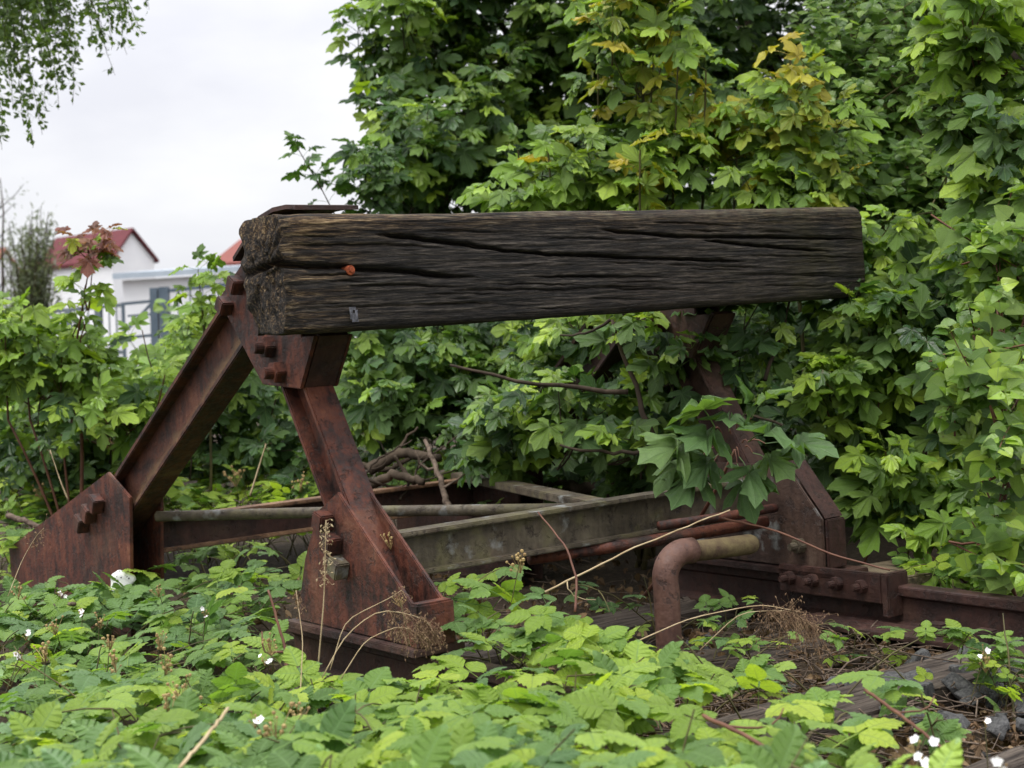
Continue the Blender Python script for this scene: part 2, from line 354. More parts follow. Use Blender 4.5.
def thing(name, label, cat, loc=(0, 0, 0), rz=0.0, group=None):
    o = bpy.data.objects.new(name, None); COL.objects.link(o); o.location = [float(x) for x in loc]; o.rotation_euler = (0, 0, rz); o.empty_display_size = 0.1
    return tag(o, label, cat, group)


def tag(o, label, cat, group=None):
    o["label"] = label; o["category"] = cat
    if group: o["group"] = group
    return o


def vnoise(x, y, seed=0):
    """smooth value noise in 2D, numpy arrays"""
    r = np.random.default_rng(seed).random((64, 64)); xi = np.floor(x).astype(int); yi = np.floor(y).astype(int)
    fx = x - xi; fy = y - yi; fx = fx * fx * (3 - 2 * fx); fy = fy * fy * (3 - 2 * fy)
    g = lambda a, b: r[a % 64, b % 64]
    return (g(xi, yi) * (1 - fx) + g(xi + 1, yi) * fx) * (1 - fy) + (g(xi, yi + 1) * (1 - fx) + g(xi + 1, yi + 1) * fx) * fy


def arc(a, b, sag, n=8, wob=0.0):
    a = np.asarray(a, float); b = np.asarray(b, float); t = np.linspace(0, 1, n)[:, None]
    p = a * (1 - t) + b * t + np.asarray(sag, float) * (4 * t * (1 - t))
    if wob: p[1:-1] += RG.normal(0, wob, (n - 2, 3))
    return p


# ------------------------------------------------------------------ the ground
B0 = np.array([-0.6605, 4.4337, 0.0]); YAW = math.radians(37.04)
DX = np.array([math.cos(YAW), math.sin(YAW), 0]); DY = np.array([-math.sin(YAW), math.cos(YAW), 0])


def wor(l): return B0 + DX * l[0] + DY * l[1] + np.array([0, 0, l[2]])


def ground_z(x, y):
    near = np.exp(-(((x - 0.5) / 6) ** 2 + ((y - 6) / 7) ** 2))
    z = -0.05 + near * (0.10 * (vnoise(x * 1.3 + 9, y * 1.3 + 9, 3) - 0.5) + 0.05 * (vnoise(x * 5 + 30, y * 5 + 30, 4) - 0.5))
    return z


nx, ny = 150, 170
gx = np.sinh(np.linspace(-4.6, 4.6, nx)) * 8; gy = 6 + np.sinh(np.linspace(-4.2, 5.2, ny)) * 7
X, Y = np.meshgrid(gx, gy); Z = ground_z(X, Y)
mb = MB(); mb.add(np.stack([X.ravel(), Y.ravel(), Z.ravel()], 1), [(j * nx + i, j * nx + i + 1, (j + 1) * nx + i + 1, (j + 1) * nx + i) for j in range(ny - 1) for i in range(nx - 1)])
ground = mb.build("ground", M['soil'], smooth=True); ground["kind"] = "structure"

# ------------------------------------------------------------------ the buffer stop
stop = thing("buffer_stop", "derelict rusty railway buffer stop with a thick cracked timber beam on two steel A-frames", "buffer stop", B0, YAW)


def make_beam():
    Lb, T, z0, z1 = 2.625, 0.255, 1.14, 1.497
    H = z1 - z0; rc = 0.022
    nf, nt_, nb = 150, 26, 20
    prof = []   # (y, z, side)
    for z in np.linspace(z0, z1, nf, endpoint=False): prof.append((0.0, z, 0))
    for y in np.linspace(0, T, nt_, endpoint=False): prof.append((y, z1, 1))
    for z in np.linspace(z1, z0, nb, endpoint=False): prof.append((T, z, 2))
    for y in np.linspace(T, 0, nt_, endpoint=False): prof.append((y, z0, 3))
    prof = np.array(prof); ncirc = len(prof)
    xs = np.concatenate([np.linspace(0, 0.2, 70, endpoint=False), np.linspace(0.2, Lb - 0.15, 430, endpoint=False), np.linspace(Lb - 0.15, Lb, 30)])
    n = len(xs)
    Xg = np.repeat(xs[:, None], ncirc, 1); Yg = np.repeat(prof[None, :, 0], n, 0).copy(); Zg = np.repeat(prof[None, :, 1], n, 0).copy()
    cy, cz = T / 2, (z0 + z1) / 2
    # worn round corners, rounder towards the ends
    re = rc + 0.020 * np.exp(-xs / 0.05) + 0.022 * np.exp(-(Lb - xs) / 0.05) + 0.012 * vnoise(xs * 4, xs * 0 + 5, 8)
    re = re[:, None]
    qy = np.abs(Yg - cy) - (T / 2 - re); qz = np.abs(Zg - cz) - (H / 2 - re)
    both = (qy > 0) & (qz > 0)
    dd = np.sqrt(np.maximum(qy, 0) ** 2 + np.maximum(qz, 0) ** 2) + 1e-9
    k = np.where(both & (dd > re), re / dd, 1.0)
    Yg = np.where(both, cy + np.sign(Yg - cy) * ((T / 2 - re) + np.maximum(qy, 0) * k), Yg)
    Zg = np.where(both, cz + np.sign(Zg - cz) * ((H / 2 - re) + np.maximum(qz, 0) * k), Zg)
    # sawn face wear: long waves and raised grain
    v = np.where(np.abs(Zg - z0) < 1e-3, Yg + 5, Zg)
    grain = 0.55 * vnoise(Xg * 3.5 + 3, v * 95 + vnoise(Xg * 2.0, v * 4, 5) * 5, 12) + 0.45 * vnoise(Xg * 11, v * 190, 13) + 0.5 * vnoise(Xg * 0.8, v * 36 + vnoise(Xg * 1.1, v * 3, 6) * 3, 14)
    wave = vnoise(Xg * 2.2, v * 7, 15) - 0.5
    disp = 0.0060 * (grain - 0.65) + 0.003 * wave
    endw = np.exp(-Xg / 0.10)
    disp += -endw * 0.012 * vnoise(Xg * 22, v * 30, 16)
    # drying cracks in the front face
    cracks = [([-0.08, 0.1, 0.22, 0.29, 0.42, 0.6, 0.72], [1.352, 1.339, 1.333, 1.322, 1.314, 1.290, 1.284], 0.0058, 0.05),
              ([0.33, 0.575, 0.81, 1.027, 1.42, 1.96], [1.432, 1.405, 1.373, 1.352, 1.329, 1.296], 0.0042, 0.045),
              ([1.24, 1.62, 2.03, 2.63], [1.432, 1.399, 1.389, 1.363], 0.0040, 0.045),
              ([1.72, 2.03, 2.44], [1.388, 1.355, 1.320], 0.0036, 0.04),
              ([0.6, 0.9, 1.2], [1.245, 1.238, 1.222], 0.004, 0.012), ([1.0, 1.4, 1.6], [1.275, 1.262, 1.25], 0.004, 0.012),
              ([0.02, 0.35, 0.6], [1.405, 1.398, 1.385], 0.004, 0.014), ([0.1, 0.45, 0.8], [1.215, 1.205, 1.2], 0.0035, 0.008), ([1.9, 2.2, 2.5], [1.25, 1.24, 1.235], 0.004, 0.01)]
    rs_ = np.random.default_rng(5)
    for _ in range(46):
        xa = rs_.uniform(0.0, 2.35); ln = rs_.uniform(0.12, 0.5); za = rs_.uniform(z0 + 0.02, z1 - 0.02)
        cracks.append(([xa, xa + ln / 2, xa + ln], [za, za - 0.016 * ln, za - 0.05 * ln], rs_.uniform(0.0018, 0.003), rs_.uniform(0.006, 0.016)))
    front = Yg < cy
    for cxs, czs, w, D in cracks:
        zc = np.interp(Xg, cxs, czs) + 0.004 * (vnoise(Xg * 9, Xg * 0 + 1, 21) - 0.5) + 0.0035 * (vnoise(Xg * 40, Xg * 0 + 1, 23) - 0.5)
        fade = np.clip(np.minimum((Xg - cxs[0]) / 0.09, (cxs[-1] - Xg) / 0.15), 0, 1)
        ww = w * (0.35 + 0.65 * fade) * (0.6 + 0.7 * vnoise(Xg * 9, Xg * 0 + 7, 22))
        disp -= np.where(front, fade * D * np.exp(-np.abs((Zg - zc) / ww) ** 1.3), 0)
    ny_ = np.where(prof[:, 2] == 0, -1.0, np.where(prof[:, 2] == 2, 1.0, 0))[None, :]; nz_ = np.where(prof[:, 2] == 1, 1.0, np.where(prof[:, 2] == 3, -1.0, 0))[None, :]
    Yg = Yg + ny_ * disp; Zg = Zg + nz_ * disp * 1.2
    Zg += 0.010 * (vnoise(Xg * 1.1, Xg * 0 + 3, 31) - 0.5) * (Zg > cz)
    Xg = Xg + (1 - np.clip(Xg / 0.2, 0, 1)) * (0.03 * vnoise(Yg * 30, Zg * 30, 33) - 0.006 + 0.05 * np.clip((Yg - 0.1) / T, 0, 1) * np.clip(1 - (Zg - z0) / 0.12, 0, 1))
    V = [np.stack([Xg, Yg, Zg], 2).reshape(-1, 3)]
    F = [(i * ncirc + k_, i * ncirc + (k_ + 1) % ncirc, (i + 1) * ncirc + (k_ + 1) % ncirc, (i + 1) * ncirc + k_) for i in range(n - 1) for k_ in range(ncirc)]
    # end grain caps: shrinking rings with pits and splits
    base = n * ncirc
    for end, row in ((0, 0), (1, n - 1)):
        ring = V[0].reshape(n, ncirc, 3)[row]; prev = row * ncirc
        c = np.array([ring[:, 0].mean(), cy, cz]); rings = 26
        for q in range(1, rings + 1):
            s_ = 1 - q / rings
            p = c + (ring - c) * s_; p[:, 0] = ring[:, 0].mean() * (1 - s_) + ring[:, 0] * s_
            a = 0.020 if end == 0 else 0.006
            pit = vnoise(p[:, 1] * 60, p[:, 2] * 30, 41) * 0.6 + vnoise(p[:, 1] * 140, p[:, 2] * 120, 42) * 0.5 + np.exp(-((p[:, 2] - 1.345 + 0.1 * (p[:, 1] - cy)) / 0.008) ** 2) * 1.8
            bulge = (1 - s_ ** 3)
            p[:, 0] += (1 if end == 0 else -1) * a * (pit - 0.4) * bulge + (-0.010 if end == 0 else 0.006) * bulge
            V.append(p); st = base; base += ncirc
            for k_ in range(ncirc):
                f = (prev + k_, prev + (k_ + 1) % ncirc, st + (k_ + 1) % ncirc, st + k_)
                F.append(f[::-1] if end == 0 else f)
            prev = st
    V = [p + np.stack([0 * p[:, 0], 0 * p[:, 0], 0.0115 * p[:, 0]], 1) for p in V]      # the beam has settled a little lower at its left end
    mbb = MB(); mbb.v = V; mbb.f = F; mbb.n = base
    b = mbb.build("timber_beam", M['beam'], stop, smooth=True, label="thick weathered timber beam with long drying cracks and a bleached broken end")
    # bolt in the left crack
    q = MB(); q.tube([(0.238, 0.035, 1.326), (0.238, -0.004, 1.326)], [0.0155, 0.0155], 14); q.tube([(0.238, -0.002, 1.326), (0.238, -0.010, 1.326)], [0.010, 0.008], 8)
    q.build("bolt", M['bolt_orange'], b, smooth=False, bevel=0.002, label="bright orange rusted bolt set in the crack")
    # small torn label lying flat on the wood
    q = MB(); ii = np.linspace(0, 1, 6)
    pts = [(0.222 + 0.030 * a, -0.0065 - 0.002 * math.sin(9 * a + 4 * c), 1.168 + 0.046 * c) for c in ii for a in ii]
    q.add(pts, [(j * 6 + i, j * 6 + i + 1, (j + 1) * 6 + i + 1, (j + 1) * 6 + i) for j in range(5) for i in range(5) if (i, j) not in ((0, 0), (4, 4), (2, 3))])
    q.build("paper_scrap", plain_mat("worn_grey_paper", (0.035, 0.035, 0.04), (0.15, 0.15, 0.17), 80, 0.6, 0.2), b)
    return b


beam = make_beam()


def yz(poly, x): return [(x, y, z) for y, z in poly]


def ibeam(name, mat, p0, p1, depth_vec, width_vec, flange=0.02, web=0.014, flange_mat=None, parent=None):
    """rolled section between two points: web + two flanges, the flanges children of the web"""
    p0, p1, dv, wv = (np.asarray(a, float) for a in (p0, p1, depth_vec, width_vec))
    du, wu = dv / np.linalg.norm(dv), wv / np.linalg.norm(wv); ax = p1 - p0
    q = MB(); c = [p0 + dv * s_ - du * flange * s_ * 0.96 + wu * web / 2 * t for s_, t in ((-.5 * 2, -1), (.5 * 2, -1), (.5 * 2, 1), (-.5 * 2, 1))]
    q = MB(); h = dv / 2 - du * flange * 0.9
    q.prism([p0 - h - wu * web / 2, p0 + h - wu * web / 2, p0 + h + wu * web / 2, p0 - h + wu * web / 2], ax)
    o = q.build(name, mat, parent)
    for sgn in (1, -1):
        q = MB(); cc = p0 + sgn * (dv / 2 - du * flange / 2)
        q.prism([cc - du * flange / 2 - wv / 2, cc + du * flange / 2 - wv / 2, cc + du * flange / 2 + wv / 2, cc - du * flange / 2 + wv / 2], ax)
        q.build("flange", flange_mat or mat, o, bevel=0.004)
    return o


def square_bolt(p, size, h, mat, parent, ang=0.0, axis=-1, nut=True):
    q = MB(); c, s_ = math.cos(ang), math.sin(ang); R_ = np.array([[1, 0, 0], [0, c, -s_], [0, s_, c]])
    q.box((p[0] + axis * h / 2, p[1], p[2]), (h, size, size), R_)
    return q.build("bolt", mat, parent, bevel=0.004)


def hex_bolt(p, r, h, mat, parent):
    q = MB(); q.tube([(p[0] + 0.006, p[1], p[2]), (p[0] - h, p[1], p[2])], [r, r * 0.94], 6)
    q.tube([(p[0] - h + 0.004, p[1], p[2]), (p[0] - h - 0.03, p[1], p[2])], [r * 0.55, r * 0.5], 10)
    return q.build("bolt", mat, parent, bevel=0.003)


def a_frame(x0, left=True):
    w = 0.14; wf = 0.115 if left else 0.10; dz = 0.0 if left else -0.05
    rs, rt = M['rust'], M['rust_tan'] if left else M['rust_dark']  # right frame takes the darker rust, its shade put into the colour
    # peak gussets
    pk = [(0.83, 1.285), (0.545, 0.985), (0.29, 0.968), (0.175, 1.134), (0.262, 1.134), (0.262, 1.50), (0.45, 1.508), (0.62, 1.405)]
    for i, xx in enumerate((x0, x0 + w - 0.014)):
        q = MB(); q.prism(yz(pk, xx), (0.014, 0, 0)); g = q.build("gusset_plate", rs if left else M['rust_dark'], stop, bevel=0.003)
        if i == 0:
            for (y, z), a in zip(((0.651, 1.323), (0.743, 1.258)), (0.55, 0.6)): square_bolt((x0, y, z), 0.052, 0.045, rs, g, a)
            for y, z in ((0.468, 1.108), (0.411, 1.024)):
                hex_bolt((x0, y, z), 0.040, 0.035, M['rust'], g)
    q = MB(); q.prism([(x0 + 0.016, 0.285, 0.972), (x0 + w - 0.016, 0.285, 0.972), (x0 + w - 0.016, 0.173, 1.132), (x0 + 0.016, 0.173, 1.132)], (0, 0.014, 0.01))
    q.build("closing_plate", M['rust_dark'], stop)
    # bent cap plate over the strut and the back edge of the beam
    line = [(0.66, 1.404), (0.53, 1.482), (0.46, 1.522), (0.36, 1.540), (0.27, 1.540), (0.21, 1.532)] if left else [(0.66, 1.40), (0.46, 1.512), (0.30, 1.516), (0.20, 1.511)]
    q = MB(); n = len(line); vv = [(x0 - 0.02 + (w + 0.09) * s_, y, z + dzz) for dzz in (0, 0.014) for (y, z) in line for s_ in (0, 1)]
    fs = []
    for b_ in (0, 2 * n):
        for i in range(n - 1):
            f = (b_ + 2 * i, b_ + 2 * i + 1, b_ + 2 * i + 3, b_ + 2 * i + 2); fs.append(f if b_ else f[::-1])
    edge = [0] + [2 * i for i in range(1, n)] + [2 * i + 1 for i in range(n - 1, -1, -1)]
    for i in range(len(edge)):
        a, b_ = edge[i], edge[(i + 1) % len(edge)]; fs.append((a, b_, b_ + 2 * n, a + 2 * n))
    q.add(vv, fs); q.build("cap_plate", M['rust_dark'], stop)
    # rear strut, a rolled section
    s0, s1 = np.array([x0 + w / 2, 0.60, 1.295]), np.array([x0 + w / 2, 2.42, 0.21])
    if not left: s1 = np.array([x0 + w / 2, 1.95, 0.17])
    ax = (s1 - s0) / np.linalg.norm(s1 - s0); nrm = np.array([0, -ax[2], ax[1]]); nrm = nrm if nrm[2] > 0 else -nrm
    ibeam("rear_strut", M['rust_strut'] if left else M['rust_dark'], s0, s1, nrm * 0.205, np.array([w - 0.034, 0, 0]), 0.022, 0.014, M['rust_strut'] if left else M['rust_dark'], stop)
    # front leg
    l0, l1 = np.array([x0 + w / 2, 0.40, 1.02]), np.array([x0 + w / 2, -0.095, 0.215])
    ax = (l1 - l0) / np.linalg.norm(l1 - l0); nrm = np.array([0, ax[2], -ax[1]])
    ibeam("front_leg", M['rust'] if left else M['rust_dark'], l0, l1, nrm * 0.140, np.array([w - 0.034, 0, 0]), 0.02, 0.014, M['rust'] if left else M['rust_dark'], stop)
    # front foot
    ff = [(0.094, 0.647 + dz), (0.227, 0.58 + dz), (0.33, 0.42), (0.405, 0.214), (-0.292, 0.214), (-0.292, 0.335), (-0.27, 0.35)]
    if not left: ff = [(-0.165, 0.565), (0.33, 0.565), (0.405, 0.195), (-0.325, 0.195), (-0.325, 0.375)]
    for i, xx in enumerate((x0 - 0.002, x0 + wf - 0.012)):
        q = MB(); q.prism(yz(ff, xx), (0.014, 0, 0)); g = q.build("foot_plate", rs if left else M['rust_lichen'], stop, bevel=0.003)
        if i == 0:
            if left:
                for j, (y, z) in enumerate(((0.154, 0.556), (0.112, 0.487), (0.078, 0.416))): square_bolt((x0 - 0.002, y, z), 0.056, 0.05, rs if j < 2 else M['rust_moss'], g, 0.3 + 0.05 * j)
            else:
                hex_bolt((x0 - 0.002, -0.22, 0.275), 0.03, 0.03, M['rust_moss'], g)
    if left:
        q = MB(); q.box((x0 + wf / 2 + 0.001, -0.300, 0.275), (wf + 0.016, 0.05, 0.132)); q.build("foot_block", rs, stop, bevel=0.006)
    else:
        q = MB(); q.box((x0 + wf / 2 + 0.008, -0.334, 0.285), (wf - 0.005, 0.016, 0.178)); q.build("foot_block", M['rust_dark'], stop, bevel=0.004)
        q = MB(); q.prism([(x0 + 0.016, -0.325, 0.377), (x0 + wf + 0.01, -0.325, 0.377), (x0 + wf + 0.01, -0.165, 0.567), (x0 + 0.016, -0.165, 0.567)], (0, 0.006, 0.012)); q.build("sloping_plate", M['rust_dark'], stop)
    q = MB(); zb = 0.189 if left else 0.168; q.prism([(x0 - 0.03, -0.33 if left else -0.40, zb), (x0 + w + 0.01, -0.33 if left else -0.40, zb), (x0 + w + 0.01, 0.45, zb), (x0 - 0.03, 0.45, zb)], (0, 0, 0.022)); q.build("base_plate", M['rust_dark'], stop, bevel=0.003)
    # rear foot
    rf = [(1.93, 0.642), (1.72, 0.548), (1.80, -0.03), (3.2, -0.05), (3.215, 0.232)]
    if not left: rf = [(1.65, 0.55), (1.45, 0.46), (1.5, -0.03), (2.5, -0.05), (2.5, 0.2)]
    for i, xx in enumerate((x0 - 0.002, x0 + w - 0.012)):
        q = MB(); q.prism(yz(rf, xx), (0.014, 0, 0)); g = q.build("foot_plate", rs if left else M['rust_dark'], stop, bevel=0.003)
        if i == 0 and left:
            for y, z in ((2.016, 0.51), (2.105, 0.465), (2.195, 0.418)): square_bolt((x0 - 0.002, y, z), 0.064, 0.05, rs, g, 0.5)


a_frame(0.2, True)
a_frame(1.93, False)
# cross members and bracing between the frames
ibeam("cross_member", M['rust_moss'], (0.345, 0.02, 0.437), (1.925, 0.02, 0.442), (0, 0, 0.142), (0, 0.085, 0), 0.016, 0.012, M['rust_moss'], stop)
ibeam("rear_cross_member", M['rust_dark'], (0.345, 1.82, 0.372), (1.925, 1.82, 0.372), (0, 0, 0.14), (0, 0.085, 0), 0.016, 0.012, M['rust_tan'], stop)
q = MB(); q.tube([(0.30, 1.70, 0.462), (0.8, 0.95, 0.466), (1.27, 0.085, 0.470)], 0.021, 12); q.build("brace_pipe", M['rust_moss'], stop, smooth=True)
q = MB(); q.prism([(1.90, 1.95, 0.43), (1.98, 1.90, 0.43), (1.98, 1.90, 0.462), (1.90, 1.95, 0.462)], (-0.58, -1.84, 0.008)); q.build("diagonal_brace", M['rust_moss'], stop, bevel=0.004)
q = MB(); q.tube([(0.9, 0.06, 0.345), (1.3, -0.04, 0.352), (1.88, -0.1, 0.36)], 0.022, 8); q.build("tie_rod", M['rust'], stop, smooth=True)
q = MB(); q.tube([(1.35, -0.1, 0.41), (1.6, -0.16, 0.415), (1.9, -0.13, 0.41)], 0.017, 8); q.build("tie_rod", M['rust'], stop, smooth=True)

# ------------------------------------------------------------------ rails, fishplate, sleepers, plank, pipe
def rail_prof(x):   # cross-section across the track, rail head at z .15
    h = [(-.062, 0.0), (.062, 0.0), (.062, .012), (.012, .028), (.010, .105), (.034, .118), (.034, .146), (.026, .152), (-.026, .152), (-.034, .146), (-.034, .118), (-.010, .105), (-.012, .028), (-.062, .012)]
    return [(x + a, b + 0.012) for a, b in h]


def rail(x, y0, y1, label, zoff=0.0):
    t = thing("rail", label, "rail", B0, YAW, "rails of the overgrown track")
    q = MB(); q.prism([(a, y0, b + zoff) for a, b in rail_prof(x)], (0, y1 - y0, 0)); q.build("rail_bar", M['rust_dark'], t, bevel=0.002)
    return t


rl = rail(0.27, 0.55, -0.95, "rusty rail under the front foot nearest the bleached beam end, mostly under brambles", 0.02)
rr = rail(1.985, 0.6, -3.2, "rusty rail running out to the right from the four-bolt joint plate")
q = MB(); q.prism([(1.90, -0.13, 0.105), (1.90, -0.60, 0.105), (1.90, -0.60, 0.208), (1.90, -0.13, 0.203)], (0.03, 0, 0)); fp = q.build("joint_plate", M['rust_dark'], rr, bevel=0.004)
for y in (-0.19, -0.30, -0.41, -0.52): hex_bolt((1.90, y, 0.160), 0.026, 0.028, M['rust_dark'], fp)
q = MB(); q.box((1.955, -0.615, 0.135), (0.11, 0.03, 0.15)); q.build("rail_clip", M['rust_dark'], rr, bevel=0.004)
q = MB(); q.box((1.83, -0.95, 0.035), (0.16, 1.3, 0.018)); q.build("rail_foot_plate", M['rust_dark'], rr, bevel=0.003)
for y in (-0.87, -1.05):
    q = MB(); q.box((1.845, y, 0.062), (0.06, 0.07, 0.04)); q.build("rail_clip", M['rust_dark'], rr, bevel=0.006)


def sleeper(y, x0, x1, top, label, wd=0.26):
    n = 60; m_ = 12
    prof = [(-wd / 2, top - 0.2), (-wd / 2, top - 0.012)] + [(-wd / 2 + wd * k / m_, top - (0.0 if 0 < k < m_ else 0.006)) for k in range(m_ + 1)] + [(wd / 2, top - 0.012), (wd / 2, top - 0.2)]
    V = []
    for i in range(n):
        x = x0 + (x1 - x0) * i / (n - 1)
        for a, b in prof:
            e = 0.014 * (vnoise(np.array([x * 3.]), np.array([a * 60 + 10.]), 51)[0] - 0.5) + 0.006 * (vnoise(np.array([x * 15.]), np.array([a * 90 + 10.]), 52)[0] - 0.5)
            e -= 0.02 * math.exp(-((a - 0.03 - 0.02 * math.sin(x * 3)) / 0.008) ** 2)
            V.append((x + 0.03 * (vnoise(np.array([a * 40 + 9.]), np.array([b * 40.]), 53)[0] - .5), y + a, b + (e if b > top - 0.1 else 0)))
    k = len(prof); F = [(i * k + j, (i + 1) * k + j, (i + 1) * k + j + 1, i * k + j + 1) for i in range(n - 1) for j in range(k - 1)]
    F += [tuple(range(k)), tuple(range((n - 1) * k + k - 1, (n - 1) * k - 1, -1))]
    q = MB(); q.add(V, F); o = q.build("sleeper", M['sleeper'], None)
    o.location = B0; o.rotation_euler = (0, 0, YAW)
    return tag(o, label, "railway sleeper", "timber sleepers of the old track")


sleeper(-1.13, 0.12, 2.3, 0.030, "grey cracked sleeper lying across the open patch beside the grey stones")
sleeper(0.30, -0.15, 2.35, 0.020, "weathered sleeper under the front feet of the buffer stop")
sleeper(-0.45, -0.2, 2.3, 0.015, "dark sleeper below the bent pipe, half under bramble leaves", 0.24)
sleeper(-1.85, 0.15, 2.4, 0.010, "foreground sleeper buried under the nearest bramble leaves")
q = MB(); q.box((2.2, -0.42, 0.225), (0.40, 0.30, 0.036), None); pk_ = q.build("plank", M['plank'], None, bevel=0.006)
pk_.location = B0; pk_.rotation_euler = (0.02, 0.03, YAW); tag(pk_, "short weathered plank lying beside the four-bolt rail joint", "plank")
pipe = thing("bent_pipe", "upright red-brown steel pipe with an elbow and a mossy horizontal end", "pipe", wor((1.0, -0.5, 0)), YAW)
q = MB(); el = [(0, 0, -0.15), (0, 0, 0.05), (0.002, 0, 0.28)] + [(0.085 - 0.085 * math.cos(a), -0.0, 0.315 + 0.075 * math.sin(a)) for a in np.linspace(0, math.pi / 2, 9)] + [(0.12, 0, 0.388)]
q.tube(el, [0.041] * len(el), 20); q.build("elbow_pipe", M['pipe'], pipe, smooth=True)
q = MB(); q.tube([(0.11, 0, 0.386), (0.2, 0.002, 0.380), (0.385, 0.006, 0.372), (0.402, 0.006, 0.371), (0.408, 0.006, 0.371)], [0.033, 0.033, 0.033, 0.028, 0.016], 18); q.build("pipe_end", plain_mat("moss_filmed_pipe", (0.060, 0.036, 0.022), (0.13, 0.10, 0.045), 22, 0.85, 0.5), pipe, smooth=True, label="mossy yellow-green horizontal pipe end")
#@@VEG
# ------------------------------------------------------------------ leaf shapes
class LM:
    """a leaf shape: vertices, triangles, vein attribute (0 on the ribs)"""
    def __init__(s, v, f, a): s.v = np.asarray(v, float); s.f = np.asarray(f, int); s.a = np.asarray(a, float); s.me = {}
    def mesh(s, mat):
        if mat.name not in s.me:
            me = bpy.data.meshes.new("leaf"); fill(me, s.v, s.f, s.a, None); me.materials.append(mat); s.me[mat.name] = me
        return s.me[mat.name]


def fill(me, v, f, a, r):
    nv, nf_ = len(v), len(f)
    me.vertices.add(nv); me.vertices.foreach_set("co", np.ascontiguousarray(v, dtype=np.float32).ravel())
    me.loops.add(nf_ * 3); me.loops.foreach_set("vertex_index", np.ascontiguousarray(f, dtype=np.int32).ravel())
    me.polygons.add(nf_); me.polygons.foreach_set("loop_start", np.arange(0, nf_ * 3, 3, dtype=np.int32))
    me.polygons.foreach_set("use_smooth", np.ones(nf_, dtype=bool))
    at_ = me.attributes.new("vein", 'FLOAT', 'POINT'); at_.data.foreach_set("value", np.asarray(a, dtype=np.float32))
    if r is not None:
        at_ = me.attributes.new("rnd", 'FLOAT', 'POINT'); at_.data.foreach_set("value", np.asarray(r, dtype=np.float32))
    me.update(calc_edges=True); me.validate()


def petiole(L_, w=0.012):
    """three-sided stalk along +y, rising a little"""
    v = []
    for y, z in ((0, 0), (L_ * 0.5, 0.05 * L_), (L_, 0.0)):
        for k in range(3):
            a = 2.1 * k; v.append((w * math.cos(a), y, z + w * math.sin(a)))
    f = []
    for i in range(2):
        for k in range(3):
            a, b, c, d = i * 3 + k, i * 3 + (k + 1) % 3, i * 3 + 3 + (k + 1) % 3, i * 3 + 3 + k
            f += [(a, b, c), (a, c, d)]
    return v, f


def hinge(v, y0, ang, twist=0.0):
    """bend the blade down about the end of its stalk"""
    v = np.array(v, float); c, s_ = math.cos(ang), math.sin(ang); ct, st = math.cos(twist), math.sin(twist)
    x = v[:, 0] * ct + v[:, 2] * st; z = -v[:, 0] * st + v[:, 2] * ct; y = v[:, 1]
    return np.stack([x, y0 + y * c + z * s_, -y * s_ + z * c], 1)


MAPLE_HALF = [(0.05, -0.03), (0.17, -0.12), (0.33, -0.13), (0.47, -0.04), (0.385, 0.05), (0.30, 0.125), (0.43, 0.16), (0.55, 0.27), (0.655, 0.44),
              (0.51, 0.43), (0.42, 0.455), (0.325, 0.40), (0.215, 0.405), (0.265, 0.54), (0.272, 0.63), (0.30, 0.735), (0.18, 0.79), (0.135, 0.885)]
LOBE = {3, 8}; SINUS = {5, 12, 0}; VEINS = LOBE | {1, 10, 15}


def maple(fold, droop, curl, narrow=1.0, seed=0, stalk=0.75, mid=False):
    r = np.random.default_rng(seed); P = (0.0, 0.08)
    half = [(x, y) for x, y in MAPLE_HALF]
    out_ = []; kind = []
    for i, (x, y) in enumerate(half):
        jit = r.normal(0, 0.014, 2)
        k = narrow if i in SINUS else 1.0
        out_.append((P[0] + (x - P[0]) * k + jit[0], P[1] + (y - P[1]) * k + jit[1])); kind.append(0 if i in VEINS else (2 if i in SINUS else 1))
    out_.append((0.0, 1.0)); kind.append(0)
    for i, (x, y) in reversed(list(enumerate(half))):
        jit = r.normal(0, 0.014, 2); k = narrow if i in SINUS else 1.0
        out_.append((-(P[0] + (x - P[0]) * k) + jit[0], P[1] + (y - P[1]) * k + jit[1])); kind.append(0 if i in VEINS else (2 if i in SINUS else 1))
    n = len(out_)

    def lift(x, y, kd):
        rr = math.hypot(x, y - 0.08)
        return (fold * 0.16 * (1 if kd == 2 else (0.35 if kd == 1 else 0.0))) - droop * 0.55 * rr * rr - curl * abs(x) * 0.35 + 0.02 * r.normal()
    v = [(P[0], P[1], 0.0)] + [(x, y, lift(x, y, k)) for (x, y), k in zip(out_, kind)]; a = [0.0] + [0.0 if k == 0 else 1.0 for k in kind]
    f = []
    if mid:
        st = len(v)
        for (x, y), k in zip(out_, kind):
            mx_, my_ = P[0] * 0.45 + x * 0.55, P[1] * 0.45 + y * 0.55
            v.append((mx_, my_, lift(mx_, my_, k) + 0.01)); a.append(0.0 if k == 0 else 1.0)
        for i in range(n - 1):
            f += [(0, st + i + 1, st + i), (st + i, st + i + 1, i + 2), (st + i, i + 2, i + 1)]
    else:
        f = [(0, i + 2, i + 1) for i in range(n - 1)]
    v = hinge(v, stalk, (r.uniform(0.8, 1.25) if seed % 2 == 0 else r.uniform(0.3, 0.75)) if seed < 20 else r.uniform(0.15, 0.5), r.normal(0, 0.2))
    pv, pf = petiole(stalk + 0.05)
    V = list(v) + pv; F = f + [tuple(i + len(v) for i in t) for t in pf]
    return LM(V, F, a + [0.02] * len(pv))


